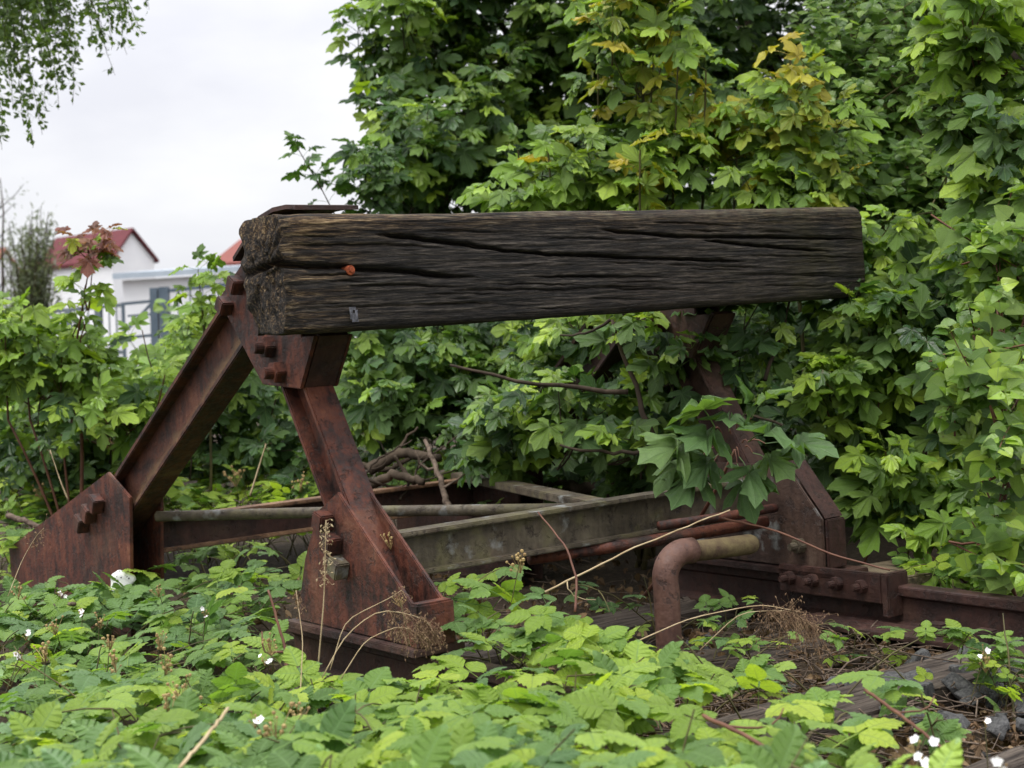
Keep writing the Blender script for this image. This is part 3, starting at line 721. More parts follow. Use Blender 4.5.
MAPLES = [maple(1.0, 0.2, 0.05, 0.76, 1), maple(1.2, 0.4, 0.15, 0.72, 2), maple(0.7, 0.6, 0.1, 0.78, 3), maple(1.2, 0.5, 0.4, 0.70, 4), maple(0.9, 0.75, 0.3, 0.76, 5), maple(1.1, 0.2, 0.05, 0.72, 6), maple(0.9, 0.3, 0.1, 0.74, 8), maple(1.1, 0.15, 0.2, 0.70, 9), maple(0.8, 0.35, 0.0, 0.78, 10)]
BIG_MAPLES = [maple(1.0, 0.25, 0.1, 0.60, 21, 0.8, True), maple(1.2, 0.4, 0.2, 0.56, 22, 0.8, True), maple(0.8, 0.6, 0.1, 0.62, 23, 0.8, True)]


def leaflet(L_, wd, org, ang, seed, n=5, fold=0.22, droop=0.4, fine=True):
    """one serrated oval leaflet with a folded midrib and raised side veins"""
    r = np.random.default_rng(seed); v = []; a = []; f = []
    ts = np.linspace(0, 1, n + 1); mids = []
    for t in ts:
        mids.append(len(v)); v.append((0, t * L_, -droop * L_ * t * t * 0.5)); a.append(0.0)
    for sgn in (1, -1):
        edge = []
        m_ = 2 * n if fine else n
        for k in range(1, m_):
            t = k / m_; w_ = wd * (math.sin(math.pi * t ** 0.76) ** 0.95) * (1.0 if k % 2 else (0.93 if fine else 1.0)) * (1.06 - 0.18 * t)
            yy = t * L_ + (0.035 * L_ if k % 2 else -0.005 * L_) + 0.008 * r.normal()
            zz = fold * w_ + (0.022 * L_ * (-1 if k % 2 else 1) if fine else 0) - droop * L_ * t * t * 0.5 - 0.25 * w_ * w_ / (wd + 1e-6)
            edge.append((len(v), t)); v.append((sgn * w_, yy, zz)); a.append(0.0 if (k % 2 and fine) else 1.0)
        em = [mids[0]] + [i for i, _ in edge] + [mids[-1]]; et = [0] + [t for _, t in edge] + [1]
        i = j = 0
        while i < n or j < len(em) - 1:
            if j < len(em) - 1 and (i >= n or et[j + 1] <= ts[i + 1] + 1e-6): tri = (mids[i], em[j], em[j + 1]); j += 1
            else: tri = (mids[i], em[j], mids[i + 1]); i += 1
            if len(set(tri)) == 3: f.append(tri if sgn > 0 else tri[::-1])
    v = np.array(v); c, s_ = math.cos(ang), math.sin(ang)
    v = np.stack([v[:, 0] * c + v[:, 1] * s_, -v[:, 0] * s_ + v[:, 1] * c, v[:, 2]], 1) + np.array(org)
    return v, f, a


def bramble(seed, k5=False, n=6, fine=True, stalk=0.75, droop=0.45):
    r = np.random.default_rng(seed); V = []; F = []; A = []
    specs = [(1.0, 0.36, (0, 0.28, 0.0), r.normal(0, 0.06)), (0.86, 0.31, (0.03, 0.02, 0), 1.15 + r.normal(0, 0.1)), (0.86, 0.31, (-0.03, 0.02, 0), -1.15 + r.normal(0, 0.1))]
    if k5: specs += [(0.66, 0.22, (0.02, -0.05, 0), 2.05), (0.66, 0.22, (-0.02, -0.05, 0), -2.05)]
    for i, (l, w_, o_, an) in enumerate(specs):
        v, f, a = leaflet(l * r.uniform(0.9, 1.08), w_ * r.uniform(0.95, 1.15), o_, an, seed * 7 + i, n, r.uniform(0.1, 0.32), droop * r.uniform(0.5, 1.4), fine)
        F += [tuple(x + len(V) for x in t) for t in f]; V += list(v); A += a
    b = len(V); V += [(0.012, 0, 0), (-0.012, 0, 0), (0.0, 0.30, 0.0)]; F.append((b, b + 1, b + 2)); A += [0.0] * 3
    V = list(hinge(V, stalk, r.uniform(0.0, 0.3), r.normal(0, 0.12)))
    pv, pf = petiole(stalk, 0.014); F += [tuple(i + len(V) for i in t) for t in pf]; V += pv; A += [0.03] * len(pv)
    return LM(V, F, A)


BRAMBLES = [bramble(i, i % 3 == 2) for i in range(1, 7)]
SMALL_BRAMBLES = [bramble(i, False, 3, False) for i in range(11, 15)]


def simple_leaf(seed, wd=0.42, n=3, stalk=0.4, heart=True, droop=0.5):
    r = np.random.default_rng(seed); v, f, a = leaflet(1.0, wd, (0, 0, 0), 0, seed, n, r.uniform(0.15, 0.4), droop * r.uniform(0.4, 1.5), False)
    if heart:
        v = np.array(v); k = np.where(v[:, 1] < 0.4, 1.25, 1.0); v[:, 0] *= k; v[:, 1] -= np.where((np.abs(v[:, 0]) > 0.1) & (v[:, 1] < 0.5), 0.12, 0)
    v = list(hinge(v, stalk, r.uniform(0.2, 0.9), r.normal(0, 0.25)))
    pv, pf = petiole(stalk, 0.015); f = f + [tuple(i + len(v) for i in t) for t in pf]
    return LM(v + pv, f, a + [0.03] * len(pv))


HEARTS = [simple_leaf(i, 0.46, 6) for i in range(31, 36)]
BIRCHES = [simple_leaf(i, 0.34, 2, 0.5, False, 0.3) for i in range(41, 45)]
NARROW = [simple_leaf(i, 0.12, 2, 0.1, False, 0.5) for i in range(46, 48)]

# ------------------------------------------------------------------ plants
PLANTS = []


class Plant:
    def __init__(s, name, label, cat, base, group=None, leaf_name="leaf", nmax=150, stem_mat=None, stem_name="stem"):
        s.__dict__.update(name=name, label=label, cat=cat, base=np.asarray(base, float), group=group, leaf_name=leaf_name, nmax=nmax, stem_name=stem_name)
        s.stem = MB(); s.twigs = MB(); s.stem_mat = stem_mat or M['stem_green']; s.extra = []
        s.pos = []; s.rot = []; s.size = []; s.shape = []; s.mat = []
        PLANTS.append(s)

    def leaf(s, p, ydir, up, size, shape, mat):
        y = np.asarray(ydir, float); y = y / (np.linalg.norm(y) + 1e-9); z = np.asarray(up, float); z = z - y * (z @ y); z /= np.linalg.norm(z) + 1e-9; x = np.cross(y, z)
        s.pos.append(p); s.rot.append(np.stack([x, y, z], 1)); s.size.append(size); s.shape.append(shape); s.mat.append(mat)

    def shoot(s, a, b, nodes, size, shapes, mats, side_bias=None, twig=0.004, bend=0.0, tipw=0.7, el=(0.15, 0.6), lead=True, start=0.25):
        """a leafy shoot with opposite leaf pairs, each pair turned a quarter from the one below"""
        a = np.asarray(a, float); b = np.asarray(b, float)
        pts = arc(a, b, np.array([0, 0, bend]), 6); 
        if twig: s.twigs.tube(pts, np.linspace(twig, twig * 0.45, 6), 4, False)
        ax = (b - a) / (np.linalg.norm(b - a) + 1e-9); ph = RG.uniform(0, 6.28)
        u = np.cross(ax, [0.3, 0.2, 1.0]); u /= np.linalg.norm(u) + 1e-9; w = np.cross(ax, u)
        for k in range(nodes):
            t = start + (1 - start) * (k / max(1, nodes - 1)); p = pts[min(5, int(t * 5))] * (1 - (t * 5) % 1) + pts[min(5, int(t * 5) + 1)] * ((t * 5) % 1)
            sz = size * (1.0 + (tipw - 1.0) * t) * RG.uniform(0.75, 1.2)
            for q in (0, 1):
                an = ph + k * 1.6 + q * math.pi + RG.normal(0, 0.3)
                side = math.cos(an) * u + math.sin(an) * w
                d = side + ax * 0.35; d[2] = d[2] * 0.5 + RG.uniform(*el)
                if side_bias is not None: d = d + np.asarray(side_bias) * RG.uniform(0.3, 1.0)
                up = np.array([0, 0, 1.0]) + RG.normal(0, 0.28, 3)
                if side_bias is not None: up = up + np.asarray(side_bias) * 0.8
                s.leaf(p, d, up, sz, shapes[RG.integers(len(shapes))], pick(mats))
        if lead:
            s.leaf(b, ax + np.array([0, 0, 0.3]) + RG.normal(0, 0.2, 3), np.array([0, -0.3, 1.0]), size * tipw * 0.8, shapes[RG.integers(len(shapes))], pick(mats))


def pick(mats):
    if isinstance(mats, dict):
        ks = list(mats); w = np.array([mats[k] for k in ks], float); return ks[RG.choice(len(ks), p=w / w.sum())]
    return mats


TOCAM = np.array([0.05, -1.0, 0.1])


def crown(pl, blobs, size, shapes, mats, hub=None, slen=0.38, nodes=4, toward=TOCAM, bias=0.8, twig=0.004, limb=0.014, hang=0.0):
    """fill blob volumes (photo x, y, distance; half-sizes) with leafy shoots, joined by limbs to the stem"""
    for (px, py, dep, rx, ry, rd, n, *opt) in blobs:
        mm = opt[0] if opt else mats; sc = opt[1] if len(opt) > 1 else 1.0
        c = at(px, py, dep); k = dep / FPX
        h = np.asarray(hub if hub is not None else pl.base, float)
        lm = arc(h, c, np.array([0, 0, 0.15 * np.linalg.norm(c - h)]) * RG.uniform(0.0, 0.6), 9, 0.012)
        if limb: pl.stem.tube(lm, np.linspace(limb, limb * 0.35, 9), 6, False)
        for _ in range(n):
            q = RG.normal(0, 1, 3); q /= np.linalg.norm(q); q *= RG.uniform(0, 1) ** 0.42
            off = _r * q[0] * rx * k + _u * q[1] * ry * k + _F * q[2] * rd
            p = c + off
            d = off / (np.linalg.norm(off) + 1e-6) * 0.5 + np.array([0, 0, 0.55 - hang]) + toward * 0.45 + RG.normal(0, 0.35, 3); d /= np.linalg.norm(d)
            l_ = slen * RG.uniform(0.6, 1.3); a = p - d * l_ * 0.6; b = p + d * l_ * 0.4
            j = lm[np.argmin(np.linalg.norm(lm - a, axis=1))]
            if np.linalg.norm(j - a) < 1.2 and RG.random() < 0.6: pl.twigs.tube(arc(j, a, (0, 0, -0.03), 5), np.linspace(twig * 1.3, twig, 5), 4, False)
            pl.shoot(a, b, nodes, size * sc, shapes, mm, toward * bias, twig, RG.uniform(-0.03, 0.02))


MG = {'maple': 5, 'maple_lime': 2, 'maple_dark': 3, 'maple_blue': 1}
MGS = {'maple': 4, 'maple_dark': 5, 'maple_lime': 1}
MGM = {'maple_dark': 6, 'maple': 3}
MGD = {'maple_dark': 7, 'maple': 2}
MGB = {'maple': 4, 'maple_lime': 5}
MGY = {'maple': 3, 'maple_lime': 2, 'maple_yellow': 4}

# --- big trees behind
t1 = Plant("maple_tree", "tall dark green maple tree against the sky above the middle of the timber beam", "tree", (at(500, 470, 10.3)[0], at(500, 470, 10.3)[1], -0.1), "maple trees behind the buffer stop", nmax=300, stem_mat=M['bark'], stem_name="trunk")
tb = t1.base; top = at(520, -420, 10.3); t1.stem.tube(arc(tb, top, (0.15, 0, 0), 10, 0.02), np.linspace(0.11, 0.03, 10), 9)
crown(t1, [(415, 30, 9.6, 62, 55, 0.5, 26, MG), (400, 110, 9.5, 42, 36, 0.4, 12, MG), (425, 168, 9.2, 52, 36, 0.45, 22, {'maple_dark': 5, 'maple': 3, 'maple_lime': 1}), (480, 115, 9.7, 62, 60, 0.5, 34, MG), (560, 40, 9.8, 60, 62, 0.5, 26, MG), (480, -40, 9.8, 90, 50, 0.5, 26, MG),
           (560, 120, 9.9, 60, 80, 0.5, 26, MG), (640, 20, 9.9, 60, 60, 0.5, 20, MG)], 0.178, MAPLES, MG, hub=at(512, 60, 10.2), slen=0.5, limb=0.03)
t1.shoot(at(345, 235, 8.6), at(318, 182, 8.5), 3, 0.12, MAPLES, 'maple_dark', None, 0.006); t1.shoot(at(322, 190, 8.5), at(297, 147, 8.5), 4, 0.125, MAPLES, 'maple_dark', None, 0.005, start=0.3)
t1.stem.tube(arc(at(400, 330, 9.4), at(344, 232, 8.6), (0, 0, 0.05), 6), np.linspace(0.02, 0.007, 6), 6)
crown(t1, [(375, 190, 8.7, 26, 20, 0.2, 7)], 0.13, MAPLES, 'maple_dark', hub=at(420, 280, 9.0), slen=0.3, limb=0.012)
t2 = Plant("maple_tree", "tall dark maple tree filling the top behind the yellow-topped saplings", "tree", (at(760, 470, 10.6)[0], at(760, 470, 10.6)[1], -0.1), "maple trees behind the buffer stop", nmax=300, stem_mat=M['bark'], stem_name="trunk")
t2.stem.tube(arc(t2.base, at(770, -420, 10.6), (-0.1, 0, 0), 10, 0.02), np.linspace(0.12, 0.03, 10), 9)
crown(t2, [(690, 40, 9.6, 60, 55, 0.5, 26, MGD), (705, 120, 9.5, 70, 60, 0.5, 30, MGD), (790, 40, 10.1, 80, 70, 0.5, 26, MGD), (800, 130, 10.0, 75, 60, 0.5, 32, MG), (880, 20, 9.5, 70, 60, 0.5, 28, MG), (760, -50, 9.8, 110, 40, 0.5, 26, MGD), (960, 20, 9.4, 80, 80, 0.6, 30, MG), (620, 190, 9.8, 80, 50, 0.5, 24, MGD),
           (900, 130, 9.2, 80, 70, 0.5, 30, MGD), (980, 150, 9.2, 70, 80, 0.5, 26, MGD)], 0.178, MAPLES, MGD, hub=at(765, 60, 10.4), slen=0.5, limb=0.03)

# the crowns go on above and beside the picture and keep the ground under them in shade
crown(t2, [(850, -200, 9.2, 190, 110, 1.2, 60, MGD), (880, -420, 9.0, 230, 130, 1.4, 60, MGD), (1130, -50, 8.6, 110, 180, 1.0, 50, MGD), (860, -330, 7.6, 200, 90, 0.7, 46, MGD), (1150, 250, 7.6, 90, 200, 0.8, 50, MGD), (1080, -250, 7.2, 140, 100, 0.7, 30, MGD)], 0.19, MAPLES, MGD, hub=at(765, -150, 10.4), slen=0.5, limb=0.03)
crown(t1, [(440, 190, 9.6, 60, 25, 0.3, 14, MGD), (520, 180, 9.6, 50, 30, 0.3, 12, MGD), (470, 40, 9.9, 40, 30, 0.3, 10, MGD), (590, 90, 10.2, 60, 60, 0.3, 18, MGD), (640, 150, 10.2, 60, 60, 0.3, 18, MGD)], 0.178, MAPLES, MGD, hub=at(512, 100, 10.2), slen=0.5, limb=0.02)
# --- saplings just behind the beam
sa = Plant("maple_sapling", "maple sapling with a yellow-green top behind the middle of the beam", "sapling", (at(640, 470, 7.0)[0], at(640, 470, 7.0)[1], 0), "maple saplings around the buffer stop", nmax=300)
for (bx, by, tx, ty, d, n, sz, mt) in ((640, 330, 655, 30, 7.1, 9, 0.155, MGY), (560, 300, 548, 150, 6.9, 6, 0.155, {'maple': 3, 'maple_lime': 4, 'maple_yellow': 1}), (700, 320, 706, 70, 6.9, 8, 0.155, MGY), (600, 320, 598, 60, 7.3, 8, 0.13, MG), (640, 300, 640, 150, 6.7, 6, 0.125, MGY), (670, 300, 678, 60, 6.9, 8, 0.13, {'maple_yellow': 3, 'maple_lime': 3, 'maple': 2}), (530, 300, 518, 150, 7.2, 5, 0.13, MG), (730, 300, 740, 100, 7.3, 6, 0.13, MG)):
    sa.stem.tube(arc(sa.base + RG.normal(0, 0.03, 3), at(bx, by, d), (0, 0, 0.1), 7), np.linspace(0.014, 0.009, 7), 6)
    sa.shoot(at(bx, by, d), at(tx, ty, d - 0.15), n, sz, MAPLES, mt, TOCAM * 0.35, 0.008, 0.02, 0.8, (0.05, 0.45))
crown(sa, [(640, 60, 7.0, 55, 45, 0.3, 11, MGY), (540, 190, 7.0, 60, 25, 0.3, 12, {'maple': 3, 'maple_lime': 3}), (640, 180, 6.9, 65, 32, 0.3, 14, {'maple': 4, 'maple_lime': 2, 'maple_yellow': 1}), (690, 130, 7.0, 45, 50, 0.3, 9, MGY), (645, -15, 7.0, 70, 30, 0.3, 9, MGY)], 0.155, MAPLES, MG, hub=at(640, 300, 7.1), slen=0.32, limb=0.008)
sb = Plant("maple_sapling", "slim maple sapling with yellow leaf tiers rising behind the right part of the beam", "sapling", (at(800, 470, 6.9)[0], at(800, 470, 6.9)[1], 0), "maple saplings around the buffer stop", nmax=200)
sb.stem.tube(arc(sb.base, at(794, 250, 6.7), (0.03, 0, 0), 7), np.linspace(0.015, 0.008, 7), 6)
sb.shoot(at(794, 250, 6.7), at(790, 55, 6.6), 8, 0.16, MAPLES, {'maple_yellow': 4, 'maple': 3, 'maple_lime': 2}, TOCAM * 0.25, 0.008, 0.0, 0.75, (0.0, 0.35))
crown(sb, [(790, 185, 6.6, 62, 24, 0.2, 9, {'maple': 4, 'maple_lime': 2, 'maple_yellow': 1}), (800, 120, 6.6, 60, 32, 0.2, 6, MGY), (750, 130, 6.8, 30, 30, 0.2, 3, MGY)], 0.155, MAPLES, MG, hub=at(795, 240, 6.7), slen=0.28, limb=0.006)

# --- right-hand side
sh = Plant("bindweed_shrub", "dense shrub of small heart-shaped leaves beyond the right end of the beam", "shrub", (at(880, 520, 7.2)[0], at(880, 520, 7.2)[1], 0), nmax=300)
crown(sh, [(850, 90, 7.2, 50, 60, 0.3, 40), (905, 100, 7.0, 55, 70, 0.3, 60), (880, 190, 6.9, 60, 60, 0.3, 75), (940, 210, 6.7, 50, 60, 0.3, 55), (900, 265, 6.8, 55, 45, 0.3, 40), (850, 30, 7.4, 60, 50, 0.3, 30), (930, 20, 7.2, 60, 50, 0.3, 30), (965, 290, 6.5, 45, 50, 0.3, 25)], 0.072, HEARTS, 'heart', hub=at(890, 330, 7.2), slen=0.34, nodes=6, limb=0.01, hang=0.5)
sc_ = Plant("maple_sapling", "tall maple sapling with a straight reddish stem at the right edge, over the small-leaved shrub", "sapling", (at(985, 540, 6.1)[0], at(985, 540, 6.1)[1], 0), "maple saplings around the buffer stop", nmax=250, stem_mat=M['stem_red'])
sc_.stem.tube(arc(sc_.base, at(990, 200, 5.9), (-0.03, 0, 0), 8), np.linspace(0.018, 0.010, 8), 6)
sc_.shoot(at(990, 200, 5.9), at(993, -25, 5.8), 8, 0.165, MAPLES, {'maple': 4, 'maple_lime': 4}, TOCAM * 0.3, 0.009, 0.0, 0.85, (-0.05, 0.3))
crown(sc_, [(985, 50, 5.8, 55, 45, 0.25, 9, MGB), (990, 120, 5.8, 48, 45, 0.25, 10, MG), (1000, 195, 5.8, 42, 45, 0.25, 9, MG), (1015, 270, 5.7, 40, 45, 0.25, 8, MG)], 0.16, MAPLES, MG, hub=at(990, 200, 5.9), slen=0.3, limb=0.007)
sd_ = Plant("maple_bush", "broad bush of bright maple leaves right of the beam end and the right foot", "bush", (at(920, 560, 6.3)[0], at(920, 560, 6.3)[1], 0), nmax=300, stem_mat=M['stem_red'])
crown(sd_, [(885, 265, 6.3, 38, 40, 0.25, 11, MGB), (870, 335, 6.2, 50, 45, 0.3, 16, MG), (920, 330, 6.1, 45, 55, 0.3, 14, MG), (865, 395, 6.1, 55, 28, 0.25, 10, MGB), (960, 400, 6.0, 60, 45, 0.3, 14, MG), (900, 420, 6.5, 60, 50, 0.3, 8, MGD), (900, 478, 5.9, 36, 26, 0.15, 5, MGB), (925, 520, 5.8, 45, 30, 0.2, 7, MG), (980, 490, 5.8, 55, 55, 0.25, 13, MG), (975, 560, 5.5, 50, 30, 0.2, 10, MGB), (1000, 350, 6.0, 45, 50, 0.3, 10, MG)], 0.158, MAPLES, MG, hub=at(930, 470, 6.3), slen=0.3, nodes=3, limb=0.008)
for a, b in (((905, 565), (918, 380)), ((960, 560), (915, 420)), ((930, 575), (985, 430)), ((860, 575), (880, 430)), ((950, 500), (905, 440))):
    sd_.twigs.tube(arc(at(*a, 6.0), at(*b, 6.1), (0.05, 0, 0), 7, 0.01), np.linspace(0.006, 0.004, 7), 5)
se = Plant("bindweed_shrub", "hanging sprays of small light green leaves at the right edge above the rail", "shrub", (at(1010, 600, 5.0)[0], at(1010, 600, 5.0)[1], 0), nmax=250, stem_mat=M['stem_red'])
crown(se, [(985, 375, 5.1, 42, 30, 0.2, 16), (1005, 440, 5.0, 28, 35, 0.2, 12), (1000, 330, 5.3, 30, 40, 0.2, 10), (1010, 505, 5.0, 20, 30, 0.15, 6), (995, 240, 5.5, 40, 40, 0.2, 12), (1005, 560, 4.9, 20, 20, 0.15, 5)], 0.080, HEARTS, {'heart': 4, 'maple_lime': 3}, hub=at(1005, 470, 5.1), slen=0.3, nodes=5, limb=0.006, hang=0.6)

# --- under and behind the beam
sf = Plant("maple_seedling", "young maple with large bluish leaves standing in front of the right foot", "sapling", wor((1.72, 0.42, 0.05)), "maple saplings around the buffer stop", nmax=80, stem_mat=M['stem_red'])
hub = at(735, 450, 5.15)
sf.stem.tube(arc(sf.base, hub, (0.02, -0.04, 0), 7), np.linspace(0.009, 0.006, 7), 6)
for (px, py, dx, dz, sz, tw) in ((668, 455, -0.9, -0.1, 0.14, 0), (685, 492, -0.6, -0.5, 0.13, 0), (742, 498, 0.0, -0.6, 0.135, 0), (655, 480, -0.9, -0.3, 0.12, 0), (806, 450, 0.9, 0.0, 0.14, 0), (745, 405, 0.1, 0.9, 0.13, 0), (700, 415, -0.9, 0.55, 0.145, .2), (770, 392, 0.6, 0.85, 0.11, 0), (705, 445, -0.8, 0.1, 0.155, 0), (760, 440, 0.5, -0.1, 0.15, 0.1), (745, 482, 0.1, -0.4, 0.15, .1), (700, 475, -0.6, -0.3, 0.135, 0), (770, 470, 0.7, -0.35, 0.13, 0), (725, 425, -0.3, 0.5, 0.12, 0)):
    p = hub + _r * dx * 0.05 + _u * (dz * 0.05 + 0.03)
    e = at(730 + (px - 730) * 1.15, 443 + (py - 443) * 1.12, 5.05); d = e - p; b0 = p + d * 0.25
    sf.twigs.tube(arc(p, b0, (0, 0, 0.01), 4), [0.003, 0.0026, 0.0024, 0.0022], 4, False)
    sf.leaf(b0, d + np.array([0, -0.16, 0.05]), np.array([0, -0.75, 0.75]) + RG.normal(0, .22, 3), sz * RG.uniform(1.1, 1.4), BIG_MAPLES[RG.integers(3)], 'maple_blue')
sg = Plant("maple_bush", "maple undergrowth seen under the left half of the beam", "bush", (at(450, 470, 8.3)[0], at(450, 470, 8.3)[1], 0), nmax=300, stem_mat=M['bark'])
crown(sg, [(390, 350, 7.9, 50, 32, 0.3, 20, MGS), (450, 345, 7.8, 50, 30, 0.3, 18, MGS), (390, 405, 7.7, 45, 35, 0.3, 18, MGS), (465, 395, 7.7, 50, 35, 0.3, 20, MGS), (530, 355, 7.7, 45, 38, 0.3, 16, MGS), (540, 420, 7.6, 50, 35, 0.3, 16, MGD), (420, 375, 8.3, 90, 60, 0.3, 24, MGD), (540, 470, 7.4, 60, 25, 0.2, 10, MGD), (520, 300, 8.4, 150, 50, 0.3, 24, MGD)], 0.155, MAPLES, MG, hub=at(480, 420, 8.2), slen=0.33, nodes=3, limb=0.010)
sh2 = Plant("maple_bush", "dark maple undergrowth around the right A-frame under the beam", "bush", (at(650, 480, 7.4)[0], at(650, 480, 7.4)[1], 0), nmax=250, stem_mat=M['bark'])
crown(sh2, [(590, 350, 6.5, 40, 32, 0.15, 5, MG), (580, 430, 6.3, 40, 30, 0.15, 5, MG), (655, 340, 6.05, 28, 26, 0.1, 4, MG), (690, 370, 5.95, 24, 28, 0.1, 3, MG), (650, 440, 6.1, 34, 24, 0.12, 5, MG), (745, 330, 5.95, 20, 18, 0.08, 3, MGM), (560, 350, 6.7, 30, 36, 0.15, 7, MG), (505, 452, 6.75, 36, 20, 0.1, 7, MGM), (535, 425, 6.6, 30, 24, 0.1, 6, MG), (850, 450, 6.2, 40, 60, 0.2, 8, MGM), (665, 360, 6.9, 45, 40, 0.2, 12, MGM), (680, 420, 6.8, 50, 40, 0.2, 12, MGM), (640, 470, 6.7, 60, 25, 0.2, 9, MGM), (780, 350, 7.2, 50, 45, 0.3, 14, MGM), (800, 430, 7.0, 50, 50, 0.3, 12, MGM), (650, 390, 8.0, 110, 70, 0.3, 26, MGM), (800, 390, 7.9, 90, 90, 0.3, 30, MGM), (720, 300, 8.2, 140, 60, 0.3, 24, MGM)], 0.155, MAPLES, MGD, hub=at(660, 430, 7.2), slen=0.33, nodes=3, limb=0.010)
for a, b, r_ in (((655, 440), (612, 320), 0.013), ((628, 392), (450, 365), 0.011), ((645, 450), (560, 445), 0.009), ((610, 320), (560, 335), 0.007), ((765, 380), (790, 300), 0.009)):
    pth = arc(at(*a, 5.85), at(*b, 5.95), (0, 0, -0.02), 9, 0.004); sh2.stem.tube(pth, np.linspace(r_, r_ * 0.5, 9), 7)

# --- dark wood-edge mass behind everything (a thicket nobody could count)
bgm = Plant("thicket", "", "", (0, 11.5, 0), nmax=0, stem_mat=M['bark']); bgm.stuff = True
crown(bgm, [(1130, 520, 7.2, 80, 80, 0.5, 36), (1260, 440, 8.2, 120, 150, 0.6, 60), (1420, 420, 9.5, 130, 170, 0.6, 50), (420, 400, 11.5, 120, 120, 0.7, 60), (560, 350, 11.6, 130, 150, 0.7, 80), (720, 330, 11.6, 140, 180, 0.7, 100), (880, 330, 11.2, 140, 200, 0.7, 100), (1010, 300, 10.5, 100, 230, 0.7, 80), (830, 450, 9.0, 120, 90, 0.5, 50), (640, 450, 9.6, 150, 80, 0.5, 50), (980, 470, 8.0, 90, 120, 0.5, 40), (760, 200, 11.4, 200, 90, 0.6, 60), (560, 190, 11.2, 110, 80, 0.6, 40), (940, 120, 10.8, 130, 130, 0.6, 50)], 0.19, MAPLES, {'maple': 2, 'maple_dark': 2}, hub=(0.8, 11.5, 0.2), slen=0.5, limb=0)

# --- left side
LB = {'maple': 4, 'maple_lime': 5, 'maple_dark': 1}
sl = Plant("maple_sapling", "young maple with a red-brown leaf top in front of the white house gable", "sapling", (at(75, 560, 7.6)[0], at(75, 560, 7.6)[1], 0), "maple saplings around the buffer stop", nmax=200, stem_mat=M['stem_red'])
sl.stem.tube(arc(sl.base, at(76, 340, 7.4), (0.03, 0, 0), 7), np.linspace(0.011, 0.007, 7), 6)
sl.shoot(at(76, 345, 7.4), at(90, 262, 7.3), 5, 0.12, MAPLES, {'maple_lime': 4, 'maple': 2}, TOCAM * 0.2, 0.006, 0, 0.9, (0.1, 0.6))
sl.shoot(at(90, 268, 7.3), at(93, 238, 7.3), 4, 0.095, MAPLES, {'maple_red': 5, 'maple_yellow': 1}, None, 0.005, 0, 0.8, (0.2, 0.9))
for (a, b, n) in (((30, 420), (22, 315), 6), ((8, 420), (5, 330), 5), ((60, 420), (62, 345), 5), ((150, 440), (165, 375), 4)):
    sl.stem.tube(arc(sl.base, at(*a, 7.5), (0, 0, 0.05), 5), np.linspace(0.008, 0.006, 5), 5)
    sl.shoot(at(*a, 7.5), at(*b, 7.4), n, 0.145, MAPLES, LB, TOCAM * 0.3, 0.006, 0, 0.8, (0.1, 0.5))
crown(sl, [(85, 300, 7.4, 18, 26, 0.15, 2, {'maple_lime': 4, 'maple': 2}), (88, 250, 7.3, 22, 12, 0.12, 2, {'maple_red': 5, 'maple_yellow': 1}, 0.8), (45, 375, 7.6, 55, 30, 0.25, 12, LB), (85, 375, 7.6, 34, 20, 0.25, 6, LB), (20, 340, 7.6, 35, 20, 0.2, 6, {'maple_lime': 4, 'maple': 2}), (110, 420, 7.5, 55, 35, 0.3, 14, LB)], 0.145, MAPLES, LB, hub=at(70, 430, 7.6), slen=0.28, nodes=3, limb=0.006)
sl2 = Plant("maple_sapling", "small maple sapling beside the rusty strut in front of the grey gate", "sapling", (at(205, 500, 7.9)[0], at(205, 500, 7.9)[1], 0), "maple saplings around the buffer stop", nmax=120, stem_mat=M['stem_green'])
sl2.stem.tube(arc(sl2.base, at(205, 330, 7.8), (0.02, 0, 0), 6), np.linspace(0.009, 0.006, 6), 6)
sl2.shoot(at(205, 345, 7.8), at(198, 270, 7.8), 5, 0.12, MAPLES, {'maple_lime': 3, 'maple': 3}, TOCAM * 0.2, 0.005, 0, 0.9, (0.0, 0.5))
crown(sl2, [(200, 350, 7.8, 30, 30, 0.2, 6, LB), (215, 290, 7.8, 18, 18, 0.15, 3, LB)], 0.115, MAPLES, LB, hub=at(205, 400, 7.9), slen=0.25, nodes=3, limb=0.005)
sl3 = Plant("maple_bush", "green maple bush filling the left side behind the rear foot", "bush", (at(90, 500, 8.6)[0], at(90, 500, 8.6)[1], 0), nmax=300, stem_mat=M['bark'])
crown(sl3, [(25, 430, 8.2, 50, 40, 0.35, 18, LB), (90, 440, 8.2, 50, 35, 0.35, 18, LB), (150, 420, 8.4, 45, 35, 0.35, 14, LB), (215, 430, 8.4, 45, 45, 0.35, 18, MGD), (245, 390, 8.3, 25, 40, 0.3, 9, MGD), (265, 440, 8.2, 35, 40, 0.3, 12, MGD), (30, 470, 8.0, 50, 25, 0.3, 12, MGD), (110, 475, 8.0, 60, 22, 0.3, 12, MGD), (300, 450, 8.0, 40, 40, 0.3, 10, MGD), (330, 380, 8.2, 40, 50, 0.3, 12, MG), (150, 380, 9.2, 70, 25, 0.35, 14, {'maple_lime': 3, 'maple': 3})], 0.145, MAPLES, LB, hub=at(110, 470, 8.6), slen=0.3, nodes=3, limb=0.008)
for a, b in (((245, 480), (285, 340)), ((20, 470), (45, 360)), ((110, 470), (100, 370)), ((190, 480), (170, 390)), ((165, 470), (142, 330))):
    sl3.twigs.tube(arc(at(*a, 8.0), at(*b, 8.0), (0.03, 0, 0), 6, 0.008), np.linspace(0.006, 0.003, 6), 5)
hedge = Plant("hedge", "low mixed hedge in front of the distant fence", "hedge", (at(130, 400, 14)[0], 14, 0), nmax=0, stem_mat=M['bark'])
